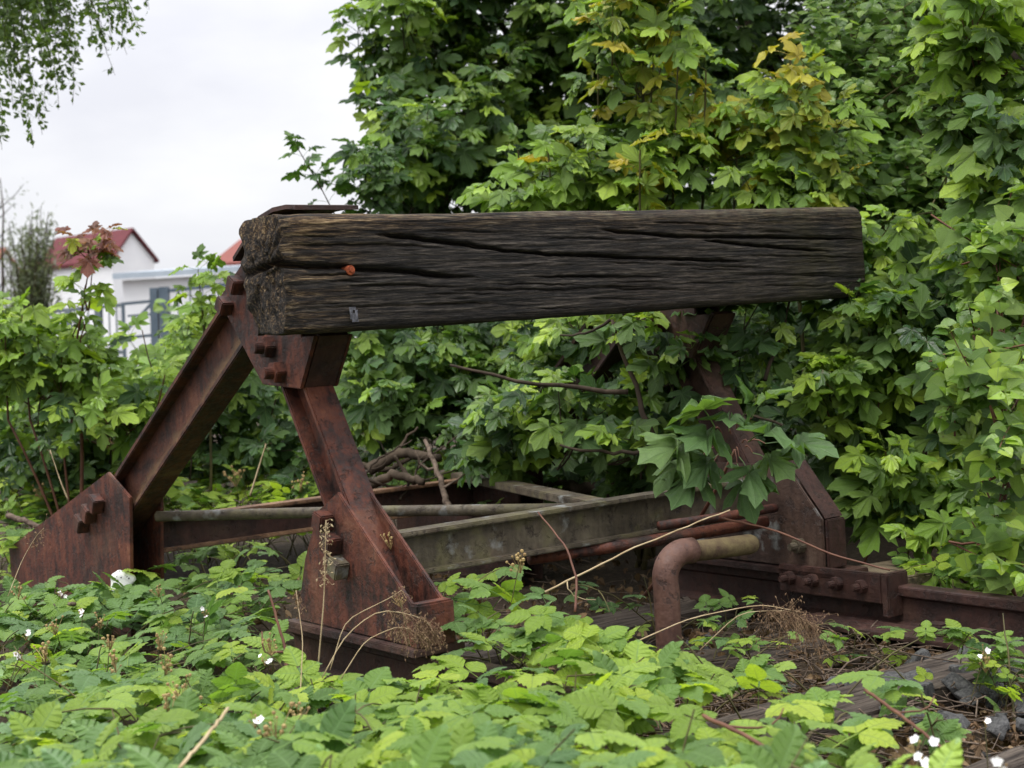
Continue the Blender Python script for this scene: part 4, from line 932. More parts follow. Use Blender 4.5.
crown(hedge, [(40, 400, 13.5, 70, 40, 0.8, 60, LB), (130, 400, 14, 70, 35, 0.8, 60, {'maple_lime': 4, 'maple': 3}), (215, 380, 14, 50, 48, 0.8, 50, {'maple_lime': 3, 'maple': 4}), (290, 390, 13.5, 50, 50, 0.8, 40, LB), (195, 330, 16, 22, 35, 0.6, 20, {'maple_lime': 3, 'maple': 3}), (20, 345, 15, 40, 18, 0.6, 14, {'maple_lime': 4, 'maple': 3})], 0.14, HEARTS, LB, hub=at(140, 440, 14), slen=0.5, nodes=6, limb=0.01)

# birch spray hanging into the picture at top left
bi = Plant("birch_tree", "birch with fine hanging twigs at the top left against the sky", "tree", (at(-260, 470, 9.2)[0], at(-260, 470, 9.2)[1], 0), nmax=300, stem_mat=M['bark'], stem_name="trunk")
bi.stem.tube(arc(bi.base, at(-230, -400, 9.2), (0.1, 0, 0), 10, 0.02), np.linspace(0.11, 0.05, 10), 9)
for (x0_, y0_, x1_, y1_, n) in ((-20, -60, 8, 150, 30), (0, -60, 30, 148, 30), (15, -60, 45, 135, 28), (30, -60, 60, 110, 26), (45, -60, 72, 105, 24), (-10, -60, 18, 110, 30), (5, -60, 22, 80, 26), (70, -70, 108, 75, 20), (90, -70, 132, 55, 20), (60, -70, 95, 45, 18), (100, -70, 140, 35, 16), (110, -70, 122, 25, 12), (-25, -60, -5, 140, 30), (20, -60, 48, 60, 24), (40, -60, 55, 40, 20), (75, -60, 85, 20, 12), (-12, -60, 3, 70, 26), (8, -60, 36, 90, 26), (28, -60, 52, 80, 24), (-5, -60, 14, 40, 22), (12, -60, 30, 40, 22), (-18, -60, -2, 60, 26), (-8, -60, 10, 30, 26), (18, -60, 40, 30, 24), (35, -60, 58, 35, 22), (50, -60, 66, 60, 22), (80, -60, 112, 50, 18)):
    for q in range(2):
        dd = RG.uniform(8.6, 9.6); a = at(x0_ + RG.normal(0, 5), y0_, dd); b = at(x1_ + RG.normal(0, 6), y1_ - q * 25, dd)
        pts = arc(a, b, _r * 0.06 * RG.uniform(-0.4, 1), 14, 0.006); bi.twigs.tube(pts, np.linspace(0.0035, 0.0014, 14), 3, False)
        for k in range(int(n * 3.6)):
            t = RG.uniform(0.05, 1); i = int(t * 12.99); p = pts[i]
            bi.leaf(p + RG.normal(0, 0.015, 3), RG.normal(0, 0.6, 3) + np.array([0, 0, -0.7]), RG.normal(0, 1, 3), RG.uniform(0.034, 0.052), BIRCHES[RG.integers(4)], 'birch')
for (a, b) in (((-60, -90), (140, -75)), ((-230, -250), (-60, -90))): bi.stem.tube(arc(at(*a, 9.2), at(*b, 9.2), (0, 0, 0.1), 8), np.linspace(0.03, 0.012, 8), 6)

wl = Plant("willow_shrub", "pale greyish feathery shrub far off at the left edge", "shrub", (at(30, 400, 24)[0], 24, 0), nmax=0, stem_mat=M['bark'])
for k in range(95):
    b = at(RG.normal(34, 13), RG.uniform(204, 300), 24 + RG.normal(0, 0.3)); a = at(30 + RG.normal(0, 8), 360, 24)
    wl.twigs.tube(arc(a, b, (0, 0, 0), 5), np.linspace(0.015, 0.006, 5), 3, False)
    for q in range(34):
        t = RG.uniform(0.35, 1.0); p = a * (1 - t) + b * t + RG.normal(0, 0.06, 3); wl.leaf(p, (b - a) * 0.3 + RG.normal(0, 0.6, 3), RG.normal(0, 1, 3), RG.uniform(0.10, 0.16), NARROW[RG.integers(2)], 'grey_leaf')
wl2 = Plant("bare_tree", "thin nearly bare tree far off at the left edge against the sky", "tree", (at(-8, 400, 26)[0], 26, 0), nmax=0, stem_mat=M['bark'], stem_name="trunk")
wl2.stem.tube(arc(wl2.base, at(0, 178, 26), (0.1, 0, 0), 8, 0.02), np.linspace(0.05, 0.008, 8), 6)
for k in range(16):
    y_ = RG.uniform(185, 290); a = at(-4, y_ + 10, 26); b = at(RG.uniform(-20, 24), y_ - RG.uniform(0, 18), 26); wl2.twigs.tube(arc(a, b, (0, 0, 0), 4, 0.02), np.linspace(0.012, 0.005, 4), 3, False)
    for q in range(7): wl2.leaf(b + RG.normal(0, 0.12, 3), RG.normal(0, 1, 3), RG.normal(0, 1, 3), 0.10, NARROW[RG.integers(2)], 'grey_leaf')

# ------------------------------------------------------------------ brambles
BM = {'bramble': 6, 'bramble_cool': 1.5, 'bramble_lime': 2.5}
BMC = {'bramble': 5, 'bramble_cool': 4, 'bramble_lime': 0.7}
BML = {'bramble': 3, 'bramble_lime': 5}
BG = "brambles around the buffer stop"


def bramble_patch(label, blobs, size, mats, nmax=160, shapes=BRAMBLES, flowers=(), name="bramble", lift=0.0):
    c0 = at(*blobs[0][:3]); pl = Plant(name, label, "bramble", (c0[0], c0[1], -0.03), BG, nmax=nmax, stem_mat=M['stem_green'])
    for (px, py, dep, rx, ry, rd, n, *opt) in blobs:
        mm = opt[0] if opt else mats; sc = opt[1] if len(opt) > 1 else 1.0
        c = at(px, py, dep); k = dep / FPX
        anchors = []
        for q in range(max(2, n // 9)):
            th = RG.uniform(0, 6.28); g0 = np.array([c[0] + RG.normal(0, 0.15), c[1] + RG.normal(0, 0.15), -0.03]); e = c + _r * RG.uniform(-1, 1) * rx * k + np.array([0, RG.uniform(-1, 1) * rd, 0.0])
            e[2] = max(0.02, c[2] + RG.normal(0, 0.04) - 0.03); pts = arc(g0, e, (0, 0, 0.04), 8, 0.0015); pl.twigs.tube(pts, np.linspace(0.0034, 0.0016, 8), 4, False); anchors += list(pts[2:])
        anchors = np.array(anchors)
        for _ in range(n):
            q = RG.uniform(-1, 1, 2)
            p = c + _r * q[0] * rx * k + np.array([0, q[1] * rd, 0.0]); p[2] += -q[1] * 0.0 + RG.normal(0, ry * k * 0.5) - 0.03 - 0.10 * max(0, RG.normal())
            p[2] = max(p[2], 0.015)
            d = RG.normal(0, 1, 3); d[2] = 0.25 + abs(RG.normal(0, 0.2)); d += TOCAM * 0.4; up = np.array([0, 0, 1.0]) + RG.normal(0, 0.26, 3) + TOCAM * 0.22
            sz = size * sc * RG.uniform(0.65, 1.25); d /= np.linalg.norm(d)
            b = p - d * sz * 0.8
            pl.leaf(b, d, up, sz, shapes[RG.integers(len(shapes))], pick(mm))
            if RG.random() < 0.35:
                j = anchors[np.argmin(np.linalg.norm(anchors - b, axis=1))]
                if np.linalg.norm(j - b) < 0.3: pl.twigs.tube(arc(j, b, (0, 0, 0.01), 4), [0.0026, 0.0022, 0.002, 0.0017], 3, False)
    for (px, py, dep, sz, kind) in flowers: pl.extra.append((at(px, py, dep), sz, kind))
    return pl


bramble_patch("bramble around the white plastic scrap and the foot of the long rusty strut", [(60, 588, 5.9, 75, 8, 0.3, 52, BMC), (150, 584, 5.8, 70, 9, 0.3, 48, BMC), (40, 600, 5.6, 60, 8, 0.25, 30, BMC), (240, 575, 5.6, 45, 16, 0.3, 26, BM), (30, 620, 5.3, 60, 10, 0.35, 40), (120, 622, 5.2, 70, 12, 0.35, 44, BMC), (210, 612, 5.1, 50, 14, 0.3, 30, BMC)], 0.085, BM, 300,
              flowers=((60, 592, 5.6, 0.018, 'f'), (82, 612, 5.3, 0.02, 'f'), (18, 590, 5.5, 0.035, 'b'), (55, 625, 5.0, 0.035, 'b'), (205, 612, 4.9, 0.018, 'f'), (100, 620, 4.9, 0.03, 'b'), (25, 635, 4.9, 0.018, 'f'), (158, 590, 5.3, 0.025, 'b')))
bramble_patch("bramble under the horizontal bracing pipe beside the front foot", [(215, 545, 6.3, 60, 8, 0.25, 26, BM), (250, 570, 5.8, 50, 12, 0.25, 24, BMC), (200, 527, 6.5, 60, 5, 0.15, 16, BML)], 0.07, BM, 120)
bramble_patch("bramble bed at the left edge with tan bud clusters", [(40, 660, 4.4, 70, 12, 0.4, 50), (130, 665, 4.3, 70, 12, 0.4, 50, BMC), (215, 655, 4.3, 55, 14, 0.35, 36), (40, 700, 3.7, 80, 12, 0.3, 46, BMC), (140, 705, 3.6, 80, 14, 0.3, 50), (235, 700, 3.6, 50, 14, 0.3, 30)], 0.078, BM, 300,
              flowers=((45, 650, 4.2, 0.035, 'b'), (115, 660, 4.1, 0.035, 'b'), (165, 660, 4.0, 0.04, 'b'), (180, 690, 3.6, 0.04, 'b'), (270, 645, 4.0, 0.03, 'b'), (265, 660, 4.0, 0.016, 'f'), (20, 655, 4.1, 0.018, 'f'), (160, 640, 4.2, 0.03, 'b'), (110, 640, 4.3, 0.028, 'b')))
bramble_patch("nearest bramble bed along the bottom left edge", [(40, 745, 2.9, 90, 14, 0.3, 46, BMC), (150, 748, 2.85, 90, 14, 0.3, 46), (255, 745, 2.9, 80, 14, 0.3, 36), (80, 790, 2.4, 120, 14, 0.25, 34, BMC), (230, 795, 2.4, 110, 14, 0.25, 30)], 0.084, BM, 250, flowers=((255, 720, 3.0, 0.018, 'f'), (275, 725, 3.0, 0.04, 'b'), (170, 700, 3.2, 0.035, 'b')))
bramble_patch("bramble in front of the front foot with dead stalks above it", [(330, 705, 3.5, 60, 10, 0.3, 34, BML), (405, 676, 3.75, 40, 8, 0.08, 15, BM), (330, 684, 3.75, 55, 8, 0.1, 18, BM), (455, 660, 3.9, 24, 8, 0.08, 8, BML), (270, 672, 3.9, 30, 8, 0.12, 8, BM), (300, 735, 3.0, 70, 12, 0.3, 30, BM), (400, 725, 3.0, 70, 14, 0.3, 36, BM), (360, 765, 2.6, 90, 14, 0.25, 32, BML), (465, 690, 3.5, 60, 14, 0.3, 24, BM), (480, 740, 2.8, 80, 14, 0.3, 36, BM), (470, 790, 2.35, 100, 14, 0.25, 28, BMC)], 0.080, BM, 280, flowers=((300, 715, 3.2, 0.03, 'b'),))
bramble_patch("light green bramble mound left of the bent pipe", [(560, 630, 4.1, 70, 18, 0.25, 40, BML), (610, 648, 3.7, 50, 18, 0.22, 36, BML), (500, 610, 4.3, 50, 16, 0.25, 24, BM), (470, 570, 4.6, 40, 16, 0.2, 16, BM), (560, 678, 3.4, 80, 14, 0.22, 34, BML), (645, 688, 3.3, 50, 12, 0.16, 24, BML), (540, 705, 3.1, 50, 12, 0.2, 16, BM), (690, 664, 3.6, 30, 8, 0.1, 8, BML)], 0.082, BML, 300,
              flowers=((570, 638, 3.8, 0.02, 'f'), (400, 600, 4.2, 0.02, 'b'), (520, 560, 4.5, 0.04, 'b'), (390, 540, 4.6, 0.03, 'b')))
bramble_patch("bramble fringe along the bottom edge below the open sleeper", [(540, 750, 2.6, 70, 14, 0.22, 28, BM), (650, 755, 2.6, 60, 10, 0.12, 13, BM), (750, 772, 2.5, 70, 8, 0.12, 14, BM), (850, 775, 2.45, 70, 6, 0.1, 12, BML), (950, 778, 2.45, 90, 6, 0.1, 14, BM), (700, 752, 2.65, 40, 8, 0.1, 10, BML), (820, 750, 2.7, 40, 6, 0.08, 8, BM), (600, 795, 2.3, 120, 12, 0.22, 26), (780, 800, 2.3, 120, 10, 0.2, 24)], 0.082, BM, 220, flowers=((915, 745, 2.6, 0.02, 'f'), (930, 762, 2.55, 0.022, 'f'), (1000, 770, 2.5, 0.02, 'f')))
bramble_patch("bramble trailing over the sleeper in front of the grey stones", [(770, 655, 3.9, 34, 6, 0.08, 7, BM), (890, 662, 3.8, 30, 5, 0.06, 5, BM), (815, 690, 3.4, 34, 6, 0.08, 7, BML), (845, 712, 3.25, 40, 6, 0.08, 7, BM), (928, 695, 3.4, 18, 6, 0.05, 3, BM), (740, 672, 3.6, 24, 8, 0.08, 5, BML), (715, 715, 3.15, 30, 8, 0.1, 8, BML), (770, 725, 3.05, 34, 7, 0.08, 8, BM)], 0.088, BM, 60)
bramble_patch("small-leaved bramble in the dark below the rail joint", [(725, 600, 4.9, 26, 16, 0.1, 12, BM), (760, 632, 4.5, 40, 8, 0.1, 10, BM), (840, 625, 4.75, 20, 10, 0.06, 7, BM), (888, 622, 4.7, 12, 8, 0.05, 4, BM), (610, 590, 4.9, 40, 20, 0.15, 14, MGD), (700, 625, 4.6, 30, 14, 0.15, 10, BM)], 0.05, BM, 110)
bramble_patch("small bramble sprays hanging over the rusty rail at the right", [(945, 622, 4.25, 30, 9, 0.05, 16, BM), (1005, 640, 4.1, 24, 12, 0.06, 16, BM), (980, 640, 4.2, 26, 8, 0.05, 6, BML), (1010, 660, 4.1, 20, 12, 0.12, 8, BM)], 0.048, BM, 90, flowers=((985, 662, 4.1, 0.03, 'b'), (985, 655, 4.1, 0.022, 'f'), (985, 722, 3.4, 0.02, 'f')))
bramble_patch("bright bramble thicket far behind the left A-frame", [(180, 485, 7.9, 50, 10, 0.4, 100, BML), (250, 490, 7.8, 60, 10, 0.4, 120, BML), (320, 480, 8.0, 50, 12, 0.4, 80, BML), (380, 445, 8.6, 50, 16, 0.3, 90, BML), (210, 470, 8.3, 70, 18, 0.4, 80, BM), (30, 500, 7.8, 50, 12, 0.3, 80, BML), (90, 490, 8.0, 50, 10, 0.3, 80, BM), (25, 530, 7.3, 30, 14, 0.2, 40, BML), (20, 480, 7.9, 40, 14, 0.3, 50, BML), (75, 478, 7.9, 40, 12, 0.3, 40, BM), (290, 462, 8.1, 50, 14, 0.3, 50, BML), (215, 452, 8.4, 50, 14, 0.3, 50, BML), (340, 455, 8.2, 30, 14, 0.3, 30, BML)], 0.078, BML, 300, SMALL_BRAMBLES,
              flowers=((110, 440, 7.9, 0.05, 'b'), (40, 490, 7.6, 0.05, 'b'), (235, 475, 7.6, 0.06, 'b'), (330, 470, 7.6, 0.06, 'b'), (300, 482, 7.5, 0.05, 'b')))
bramble_patch("bramble with fine leaves under the middle of the beam", [(470, 440, 7.6, 40, 20, 0.25, 40, BM), (520, 465, 7.3, 50, 20, 0.25, 44, BM), (440, 410, 7.9, 50, 16, 0.25, 36, BM), (500, 490, 7.0, 40, 8, 0.2, 14, BM)], 0.055, BM, 140, SMALL_BRAMBLES)
bramble_patch("bramble under the right-hand maple bush beside the plank", [(950, 562, 5.25, 36, 8, 0.1, 16, BM), (1000, 568, 5.1, 30, 8, 0.1, 12, BM), (905, 552, 5.5, 26, 8, 0.1, 7, BM)], 0.055, BM, 80)


# ------------------------------------------------------------------ turn the plants into objects
def ico(r, c, n=6, squash=1.0):
    v = []; f = []
    for i in range(4):
        th = math.pi * i / 3
        for k in range(n): v.append((c[0] + r * math.sin(th) * math.cos(6.283 * k / n), c[1] + r * math.sin(th) * math.sin(6.283 * k / n), c[2] + r * squash * math.cos(th)))
    for i in range(3):
        for k in range(n): f.append((i * n + k, i * n + (k + 1) % n, (i + 1) * n + (k + 1) % n, (i + 1) * n + k))
    return v, f


def blossom(pl, e, p, sz, kind):
    o_ = p - pl.base
    pl.twigs.tube(arc(p, p + np.array([RG.normal(0, .03), RG.normal(0, .03), -0.12]), (0, 0, 0), 4), [0.0016] * 4, 3, False)
    if kind == 'f':
        b = MB()
        for q in range(RG.integers(2, 4)):
            c = o_ + RG.normal(0, sz * 0.5, 3); nrm = np.array([0, -0.8, 0.6]) + RG.normal(0, 0.4, 3); nrm /= np.linalg.norm(nrm); u = np.cross(nrm, [1, 0, 0.1]); u /= np.linalg.norm(u); w = np.cross(nrm, u)
            for k in range(5):
                a = 1.2566 * k + q; d = math.cos(a) * u + math.sin(a) * w; s_ = np.cross(nrm, d); L_ = sz * RG.uniform(0.4, 0.6)
                b.add([c, c + d * L_ * 0.6 + s_ * L_ * 0.42 + nrm * L_ * 0.15, c + d * L_ + nrm * L_ * 0.3, c + d * L_ * 0.6 - s_ * L_ * 0.42 + nrm * L_ * 0.15], [(0, 1, 2), (0, 2, 3)])
        b.build("blossom", M['petal'], e, label="small white bramble blossom")["kind"] = "stuff"
    b = MB()
    for q in range(14 if kind == 'b' else 6):
        c = o_ + RG.normal(0, sz * 0.42, 3); v, f = ico(sz * RG.uniform(0.08, 0.17), c); b.add(v, f)
        b.tube([c, o_ + np.array([0, 0, -sz])], [0.0009, 0.0009], 3, False)
    b.build("bud_cluster", M['bud'], e, label="cluster of tan dried buds")["kind"] = "stuff"


def emit():
    allp, owner = [], []
    for i, p in enumerate(PLANTS):
        p.P = np.array(p.pos) if p.pos else np.zeros((0, 3)); p.Rm = np.array(p.rot) if p.rot else np.zeros((0, 3, 3)); p.S = np.array(p.size)
        cen = p.P + np.einsum('nij,j->ni', p.Rm, [0, 1.1, -0.1]) * p.S[:, None] if len(p.P) else p.P
        allp.append(cen); owner.append(np.full(len(cen), i))
    P = np.vstack(allp); own = np.concatenate(owner); x, y, z = project(P)
    ok = (x > -5) & (x < 1029) & (y > -5) & (y < 773) & (z > 0.3)
    bx = (x // 9).astype(int).clip(0, 120); by = (y // 9).astype(int).clip(0, 90); near = np.full((121, 91), 1e9)
    np.minimum.at(near, (bx[ok], by[ok]), z[ok])
    nearer = near[bx, by]
    o0 = 0; total = 0
    for i, p in enumerate(PLANTS):
        n = len(p.P); sl_ = slice(o0, o0 + n); o0 += n
        e = None
        if getattr(p, 'stuff', False):
            e = None; base = np.zeros(3)
        else:
            e = thing(p.name, p.label, p.cat, p.base, 0, p.group); base = p.base
        score = np.where(ok[sl_] & (z[sl_] < nearer[sl_] + 0.22), p.S * FPX / np.maximum(z[sl_], .3), 0) if n else np.zeros(0)
        order = np.argsort(-score); solo = [j for j in order[:p.nmax] if score[j] >= 7] if n else []
        for j in solo:
            o = bpy.data.objects.new(p.leaf_name, p.shape[j].mesh(M[p.mat[j]])); COL.objects.link(o); o.parent = e
            m4 = np.eye(4); m4[:3, :3] = p.Rm[j] * p.S[j]; m4[:3, 3] = p.P[j] - base
            o.matrix_basis = Matrix(m4.tolist())
        total += len(solo)
        rest = set(range(n)) - set(solo); groups = {}
        for j in rest: groups.setdefault((id(p.shape[j]), p.mat[j]), []).append(j)
        mats = sorted({p.mat[j] for j in rest}); V = []; F = []; A = []; Rn = []; MI = []; nv = 0
        for (_, mt), js in groups.items():
            sh_ = p.shape[js[0]]; js = np.array(js)
            v = np.einsum('nij,kj->nki', p.Rm[js] * p.S[js][:, None, None], sh_.v) + (p.P[js] - base)[:, None, :]
            k = len(sh_.v); V.append(v.reshape(-1, 3)); F.append((sh_.f[None] + nv + (np.arange(len(js)) * k)[:, None, None]).reshape(-1, 3)); A.append(np.tile(sh_.a, len(js))); Rn.append(np.repeat(RG.random(len(js)), k)); MI.append(np.full(len(js) * len(sh_.f), mats.index(mt))); nv += len(js) * k
        if V:
            me = bpy.data.meshes.new("foliage"); fill(me, np.vstack(V), np.vstack(F), np.concatenate(A), np.concatenate(Rn))
            for mt in mats: me.materials.append(M[mt])
            me.polygons.foreach_set("material_index", np.concatenate(MI).astype(np.int32))
            o = link(p.name if e is None else "foliage", me, e); o["kind"] = "stuff"
            if e is None: o["label"] = "dark thicket of maple leaves closing off the view behind the beam"; o["category"] = "thicket"
        for pos_, sz, kd in p.extra: blossom(p, e, pos_, sz, kd)
        for mbx, nm in ((p.stem, p.stem_name), (p.twigs, "twigs")):
            if mbx.n:
                mbx.v = [v - base for v in mbx.v]; o = mbx.build(nm, p.stem_mat, e, smooth=True)
                if e is None: o.parent = bpy.data.objects[p.name]
                o["kind"] = "stuff"
    print("leaves", len(P), "solo", total)


emit()

#@@REST
# ------------------------------------------------------------------ stones, litter, dead wood
def stone_mesh(seed):
    r = np.random.default_rng(seed); bm = bmesh.new()
    for _ in range(15):
        p = r.normal(0, 1, 3); p /= np.linalg.norm(p); bm.verts.new(p * np.array([1, r.uniform(0.7, 0.95), r.uniform(0.45, 0.7)]) * r.uniform(0.85, 1.1))
    g = bmesh.ops.convex_hull(bm, input=bm.verts); bmesh.ops.delete(bm, geom=[v for v in bm.verts if not v.link_faces], context='VERTS')
    bmesh.ops.bevel(bm, geom=list(bm.edges), offset=0.05, segments=1, affect='EDGES')
    me = bpy.data.meshes.new("stone"); bm.to_mesh(me); bm.free(); me.materials.append(M['stone']); return me


SM = [stone_mesh(i) for i in range(9)]
cnt = 0
for k in range(150):
    l = np.array([RG.uniform(1.05, 2.2), RG.uniform(-1.75, -0.98), 0]); 
    if l[0] < 1.3 and RG.random() < 0.5: continue
    w_ = wor(l); s_ = RG.uniform(0.024, 0.066)
    o = bpy.data.objects.new("stone", SM[RG.integers(9)]); COL.objects.link(o); o.parent = ground
    o.location = (w_[0], w_[1], -0.02 + s_ * RG.uniform(0.2, 0.8) + 0.02 * RG.random()); o.scale = (s_, s_, s_); o.rotation_euler = (RG.normal(0, .3), RG.normal(0, .3), RG.uniform(0, 6.28))
b = MB()
for k in range(700):
    l = np.array([RG.uniform(0.2, 2.3), RG.uniform(-2.0, 0.8), 0]); w_ = wor(l); s_ = RG.uniform(0.008, 0.022)
    v = np.array([[1, 0, 0], [-.5, .8, 0], [-.6, -.7, 0], [0, 0, .7], [.1, .1, -.6]]) * s_ * RG.uniform(0.6, 1.3, (5, 1)); a = RG.uniform(0, 6.28); c_, n_ = math.cos(a), math.sin(a)
    v = v @ np.array([[c_, -n_, 0], [n_, c_, 0], [0, 0, 1]]).T + np.array([w_[0], w_[1], ground_z(w_[0], w_[1]) + 0.005]); b.add(v, [(0, 1, 3), (1, 2, 3), (2, 0, 3), (1, 0, 4), (2, 1, 4), (0, 2, 4)])
g = b.build("gravel", M['stone']); g["kind"] = "stuff"; tag(g, "small grey gravel between the sleepers", "gravel")
# dead leaves and bits of twig lying on the ground
Vv, Ff, Aa, Rr, nv = [], [], [], [], 0
for k in range(4200):
    l = np.array([RG.uniform(-0.8, 2.6), RG.uniform(-2.3, 2.6), 0]) if k < 2200 else np.array([RG.uniform(0.1, 1.9), RG.uniform(-1.7, -0.2), 0]); w_ = wor(l); sh_ = HEARTS[RG.integers(5)] if RG.random() < 0.7 else MAPLES[RG.integers(6)]
    a = RG.uniform(0, 6.28); tl = RG.normal(0, 0.35, 2); Rz = np.array(Matrix.Rotation(a, 3, 'Z') @ Matrix.Rotation(tl[0], 3, 'X') @ Matrix.Rotation(tl[1], 3, 'Y')); s_ = RG.uniform(0.012, 0.04)
    v = (sh_.v * np.array([1, 1, 1.3])) @ Rz.T * s_ + np.array([w_[0], w_[1], 0.0 + max(-0.03, ground_z(w_[0], w_[1])) + RG.uniform(0.0, 0.035)])
    Vv.append(v); Ff.append(sh_.f + nv); Aa.append(sh_.a); Rr.append(np.full(len(v), RG.random())); nv += len(v)
me = bpy.data.meshes.new("leaf_litter"); fill(me, np.vstack(Vv), np.vstack(Ff), np.concatenate(Aa), np.concatenate(Rr)); me.materials.append(M['dead_leaf'])
o = link("leaf_litter", me); o["kind"] = "stuff"; tag(o, "brown dead leaves scattered over the ground and sleepers", "leaf litter")
b = MB()
for k in range(1500):
    w_ = wor((RG.uniform(-0.5, 2.5), RG.uniform(-2.2, 2.2), 0) if k < 600 else (RG.uniform(0.1, 1.9), RG.uniform(-1.7, -0.2), 0)); a = RG.uniform(0, 6.28); L_ = RG.uniform(0.04, 0.22); z_ = max(-0.02, ground_z(w_[0], w_[1])) + RG.uniform(0.005, 0.05)
    p = np.array([w_[0], w_[1], z_]); d = np.array([math.cos(a), math.sin(a), RG.normal(0, 0.12)]) * L_; b.tube(arc(p, p + d, RG.normal(0, 0.012, 3), 4), RG.uniform(0.001, 0.0035), 3, False)
o = b.build("twig_litter", M['dead_wood'], smooth=True); o["kind"] = "stuff"; tag(o, "broken twigs littering the ground under the brambles", "twig litter")


def dead_branch(label, pts, r0, r1, forks=(), mat='dead_wood', name="fallen_branch", cat="branch", group=None, wob=0.008):
    """a branch through the given world points, with side twigs as parts"""
    pts = np.array(pts, float); base = pts[0]; e = thing(name, label, cat, base, 0, group)
    t = np.linspace(0, len(pts) - 1, 18); P = np.stack([np.interp(t, range(len(pts)), pts[:, k]) for k in range(3)], 1); P[1:-1] = (P[:-2] + P[1:-1] * 2 + P[2:]) / 4; P[1:-1] += RG.normal(0, wob, (16, 3))
    b = MB(); b.tube(P - base, np.linspace(r0, r1, 18) * RG.uniform(0.95, 1.06, 18), 9); b.build("limb", M[mat], e, smooth=True)
    for (i, d, r_) in forks:
        b = MB(); a = P[i]; b.tube(arc(a, a + np.array(d), RG.normal(0, 0.02, 3), 6, 0.004) - base, np.linspace(r_, r_ * 0.5, 6), 6); b.build("side_twig", M[mat], e, smooth=True)
    return e


FB = "dead branches piled behind the left leg"
dead_branch("thick dark dead branch lying across the top of the branch pile", [at(368, 470, 7.2), at(400, 452, 7.2), at(440, 458, 7.1)], 0.032, 0.02, ((8, (0.1, 0, 0.12), 0.01),), 'bark', group=FB, wob=0.003)
dead_branch("crooked brown branch with a broken knob end in the branch pile", [at(360, 490, 6.9), at(395, 474, 6.8), at(424, 482, 6.75)], 0.024, 0.017, ((12, (-0.05, 0, 0.1), 0.012),), 'bark', group=FB, wob=0.004)
dead_branch("upright dead branch leaning out of the branch pile", [at(450, 512, 6.6), at(440, 480, 6.7), at(425, 440, 6.9)], 0.016, 0.009, ((6, (0.1, 0, 0.06), 0.008), (11, (-0.09, 0, 0.08), 0.008)), 'dead_wood', group=FB, wob=0.003)
dead_branch("straight grey branch low at the left of the branch pile", [at(350, 465, 7.4), at(390, 470, 7.3), at(430, 448, 7.4)], 0.018, 0.008, (), 'bark', group=FB, wob=0.003)
for k_, (lb_, a_, b_, c_) in enumerate((("thin dark twig arching over the pile towards the left leg", (352, 505), (372, 462), (412, 440)), ("thin forked twig leaning right out of the pile", (400, 500), (420, 465), (462, 432)), ("thin twig crossing low in front of the pile", (362, 478), (400, 490), (455, 470)))):
    dead_branch(lb_, [at(*a_, 6.8), at(*b_, 6.85), at(*c_, 6.9)], 0.008, 0.003, ((7, (0.08, 0, 0.06), 0.003), (11, (-0.05, 0, 0.08), 0.003)), 'bark', group=FB, wob=0.003)
dead_branch("dark log lying in shade behind the diagonal brace", [at(545, 485, 7.3), at(620, 492, 7.1), at(700, 500, 6.9)], 0.035, 0.03, (), 'bark')
dead_branch("leaning brown branch half hidden in leaves under the beam", [at(470, 430, 7.2), at(510, 405, 7.1), at(560, 385, 7.0)], 0.014, 0.007, ((9, (0.06, 0, 0.15), 0.006),), 'bark', wob=0.002)
dead_branch("short stick poking out left of the long strut's foot", [at(8, 516, 7.0), at(25, 521, 6.95), at(40, 527, 6.9)], 0.014, 0.012, (), wob=0.003)
dead_branch("low dead branch lying in the brambles before the rear foot", [at(20, 597, 6.0), at(55, 606, 5.6), at(75, 604, 5.5)], 0.010, 0.007, (), wob=0.002)
dead_branch("bent dry stem arching down in front of the cross member", [at(575, 612, 4.2), at(577, 580, 4.25), at(567, 548, 4.3), at(538, 512, 4.4)], 0.004, 0.0022, (), 'stem_red', "dry_stem", "dry stem", None, 0.0006)
dead_branch("long straight pale stalk slanting across the cross member", [at(545, 592, 4.3), at(640, 545, 4.4), at(730, 510, 4.5)], 0.003, 0.002, ((2, (0.08, 0, -0.06), 0.002),), 'straw', "dry_stem", "dry stem", None, 0.0008)
dead_branch("thin reddish stem arching over the rail joint", [at(722, 518, 5.0), at(775, 530, 4.9), at(835, 556, 4.8), at(890, 570, 4.7)], 0.004, 0.0028, (), 'stem_red', "dry_stem", "dry stem", None, 0.0006)
dead_branch("red bramble cane lying over the stones at the right", [at(865, 690, 3.5), at(900, 715, 3.2), at(945, 750, 2.9)], 0.0042, 0.003, ((6, (0.1, 0, 0.02), 0.003),), 'stem_red', "bramble_cane", "cane", None, 0.0008)
dead_branch("reddish bramble cane crossing the open sleeper", [at(700, 715, 3.2), at(745, 735, 3.0), at(790, 765, 2.8)], 0.005, 0.004, ((5, (0.12, 0, 0.03), 0.003),), 'stem_red', "bramble_cane", "cane", None, 0.0008)
dead_branch("pale dry stalk lying across the nearest brambles", [at(178, 770, 2.6), at(205, 738, 2.7), at(228, 708, 2.8)], 0.0035, 0.003, (), 'straw', "dry_stem", "dry stem", None, 0.0008)
dead_branch("brown stem standing before the front foot", [at(287, 690, 4.0), at(286, 650, 4.05), at(268, 590, 4.1)], 0.0055, 0.003, ((8, (-0.06, 0, 0.06), 0.004),), 'stem_red', "dry_stem", "dry stem", None, 0.0006)


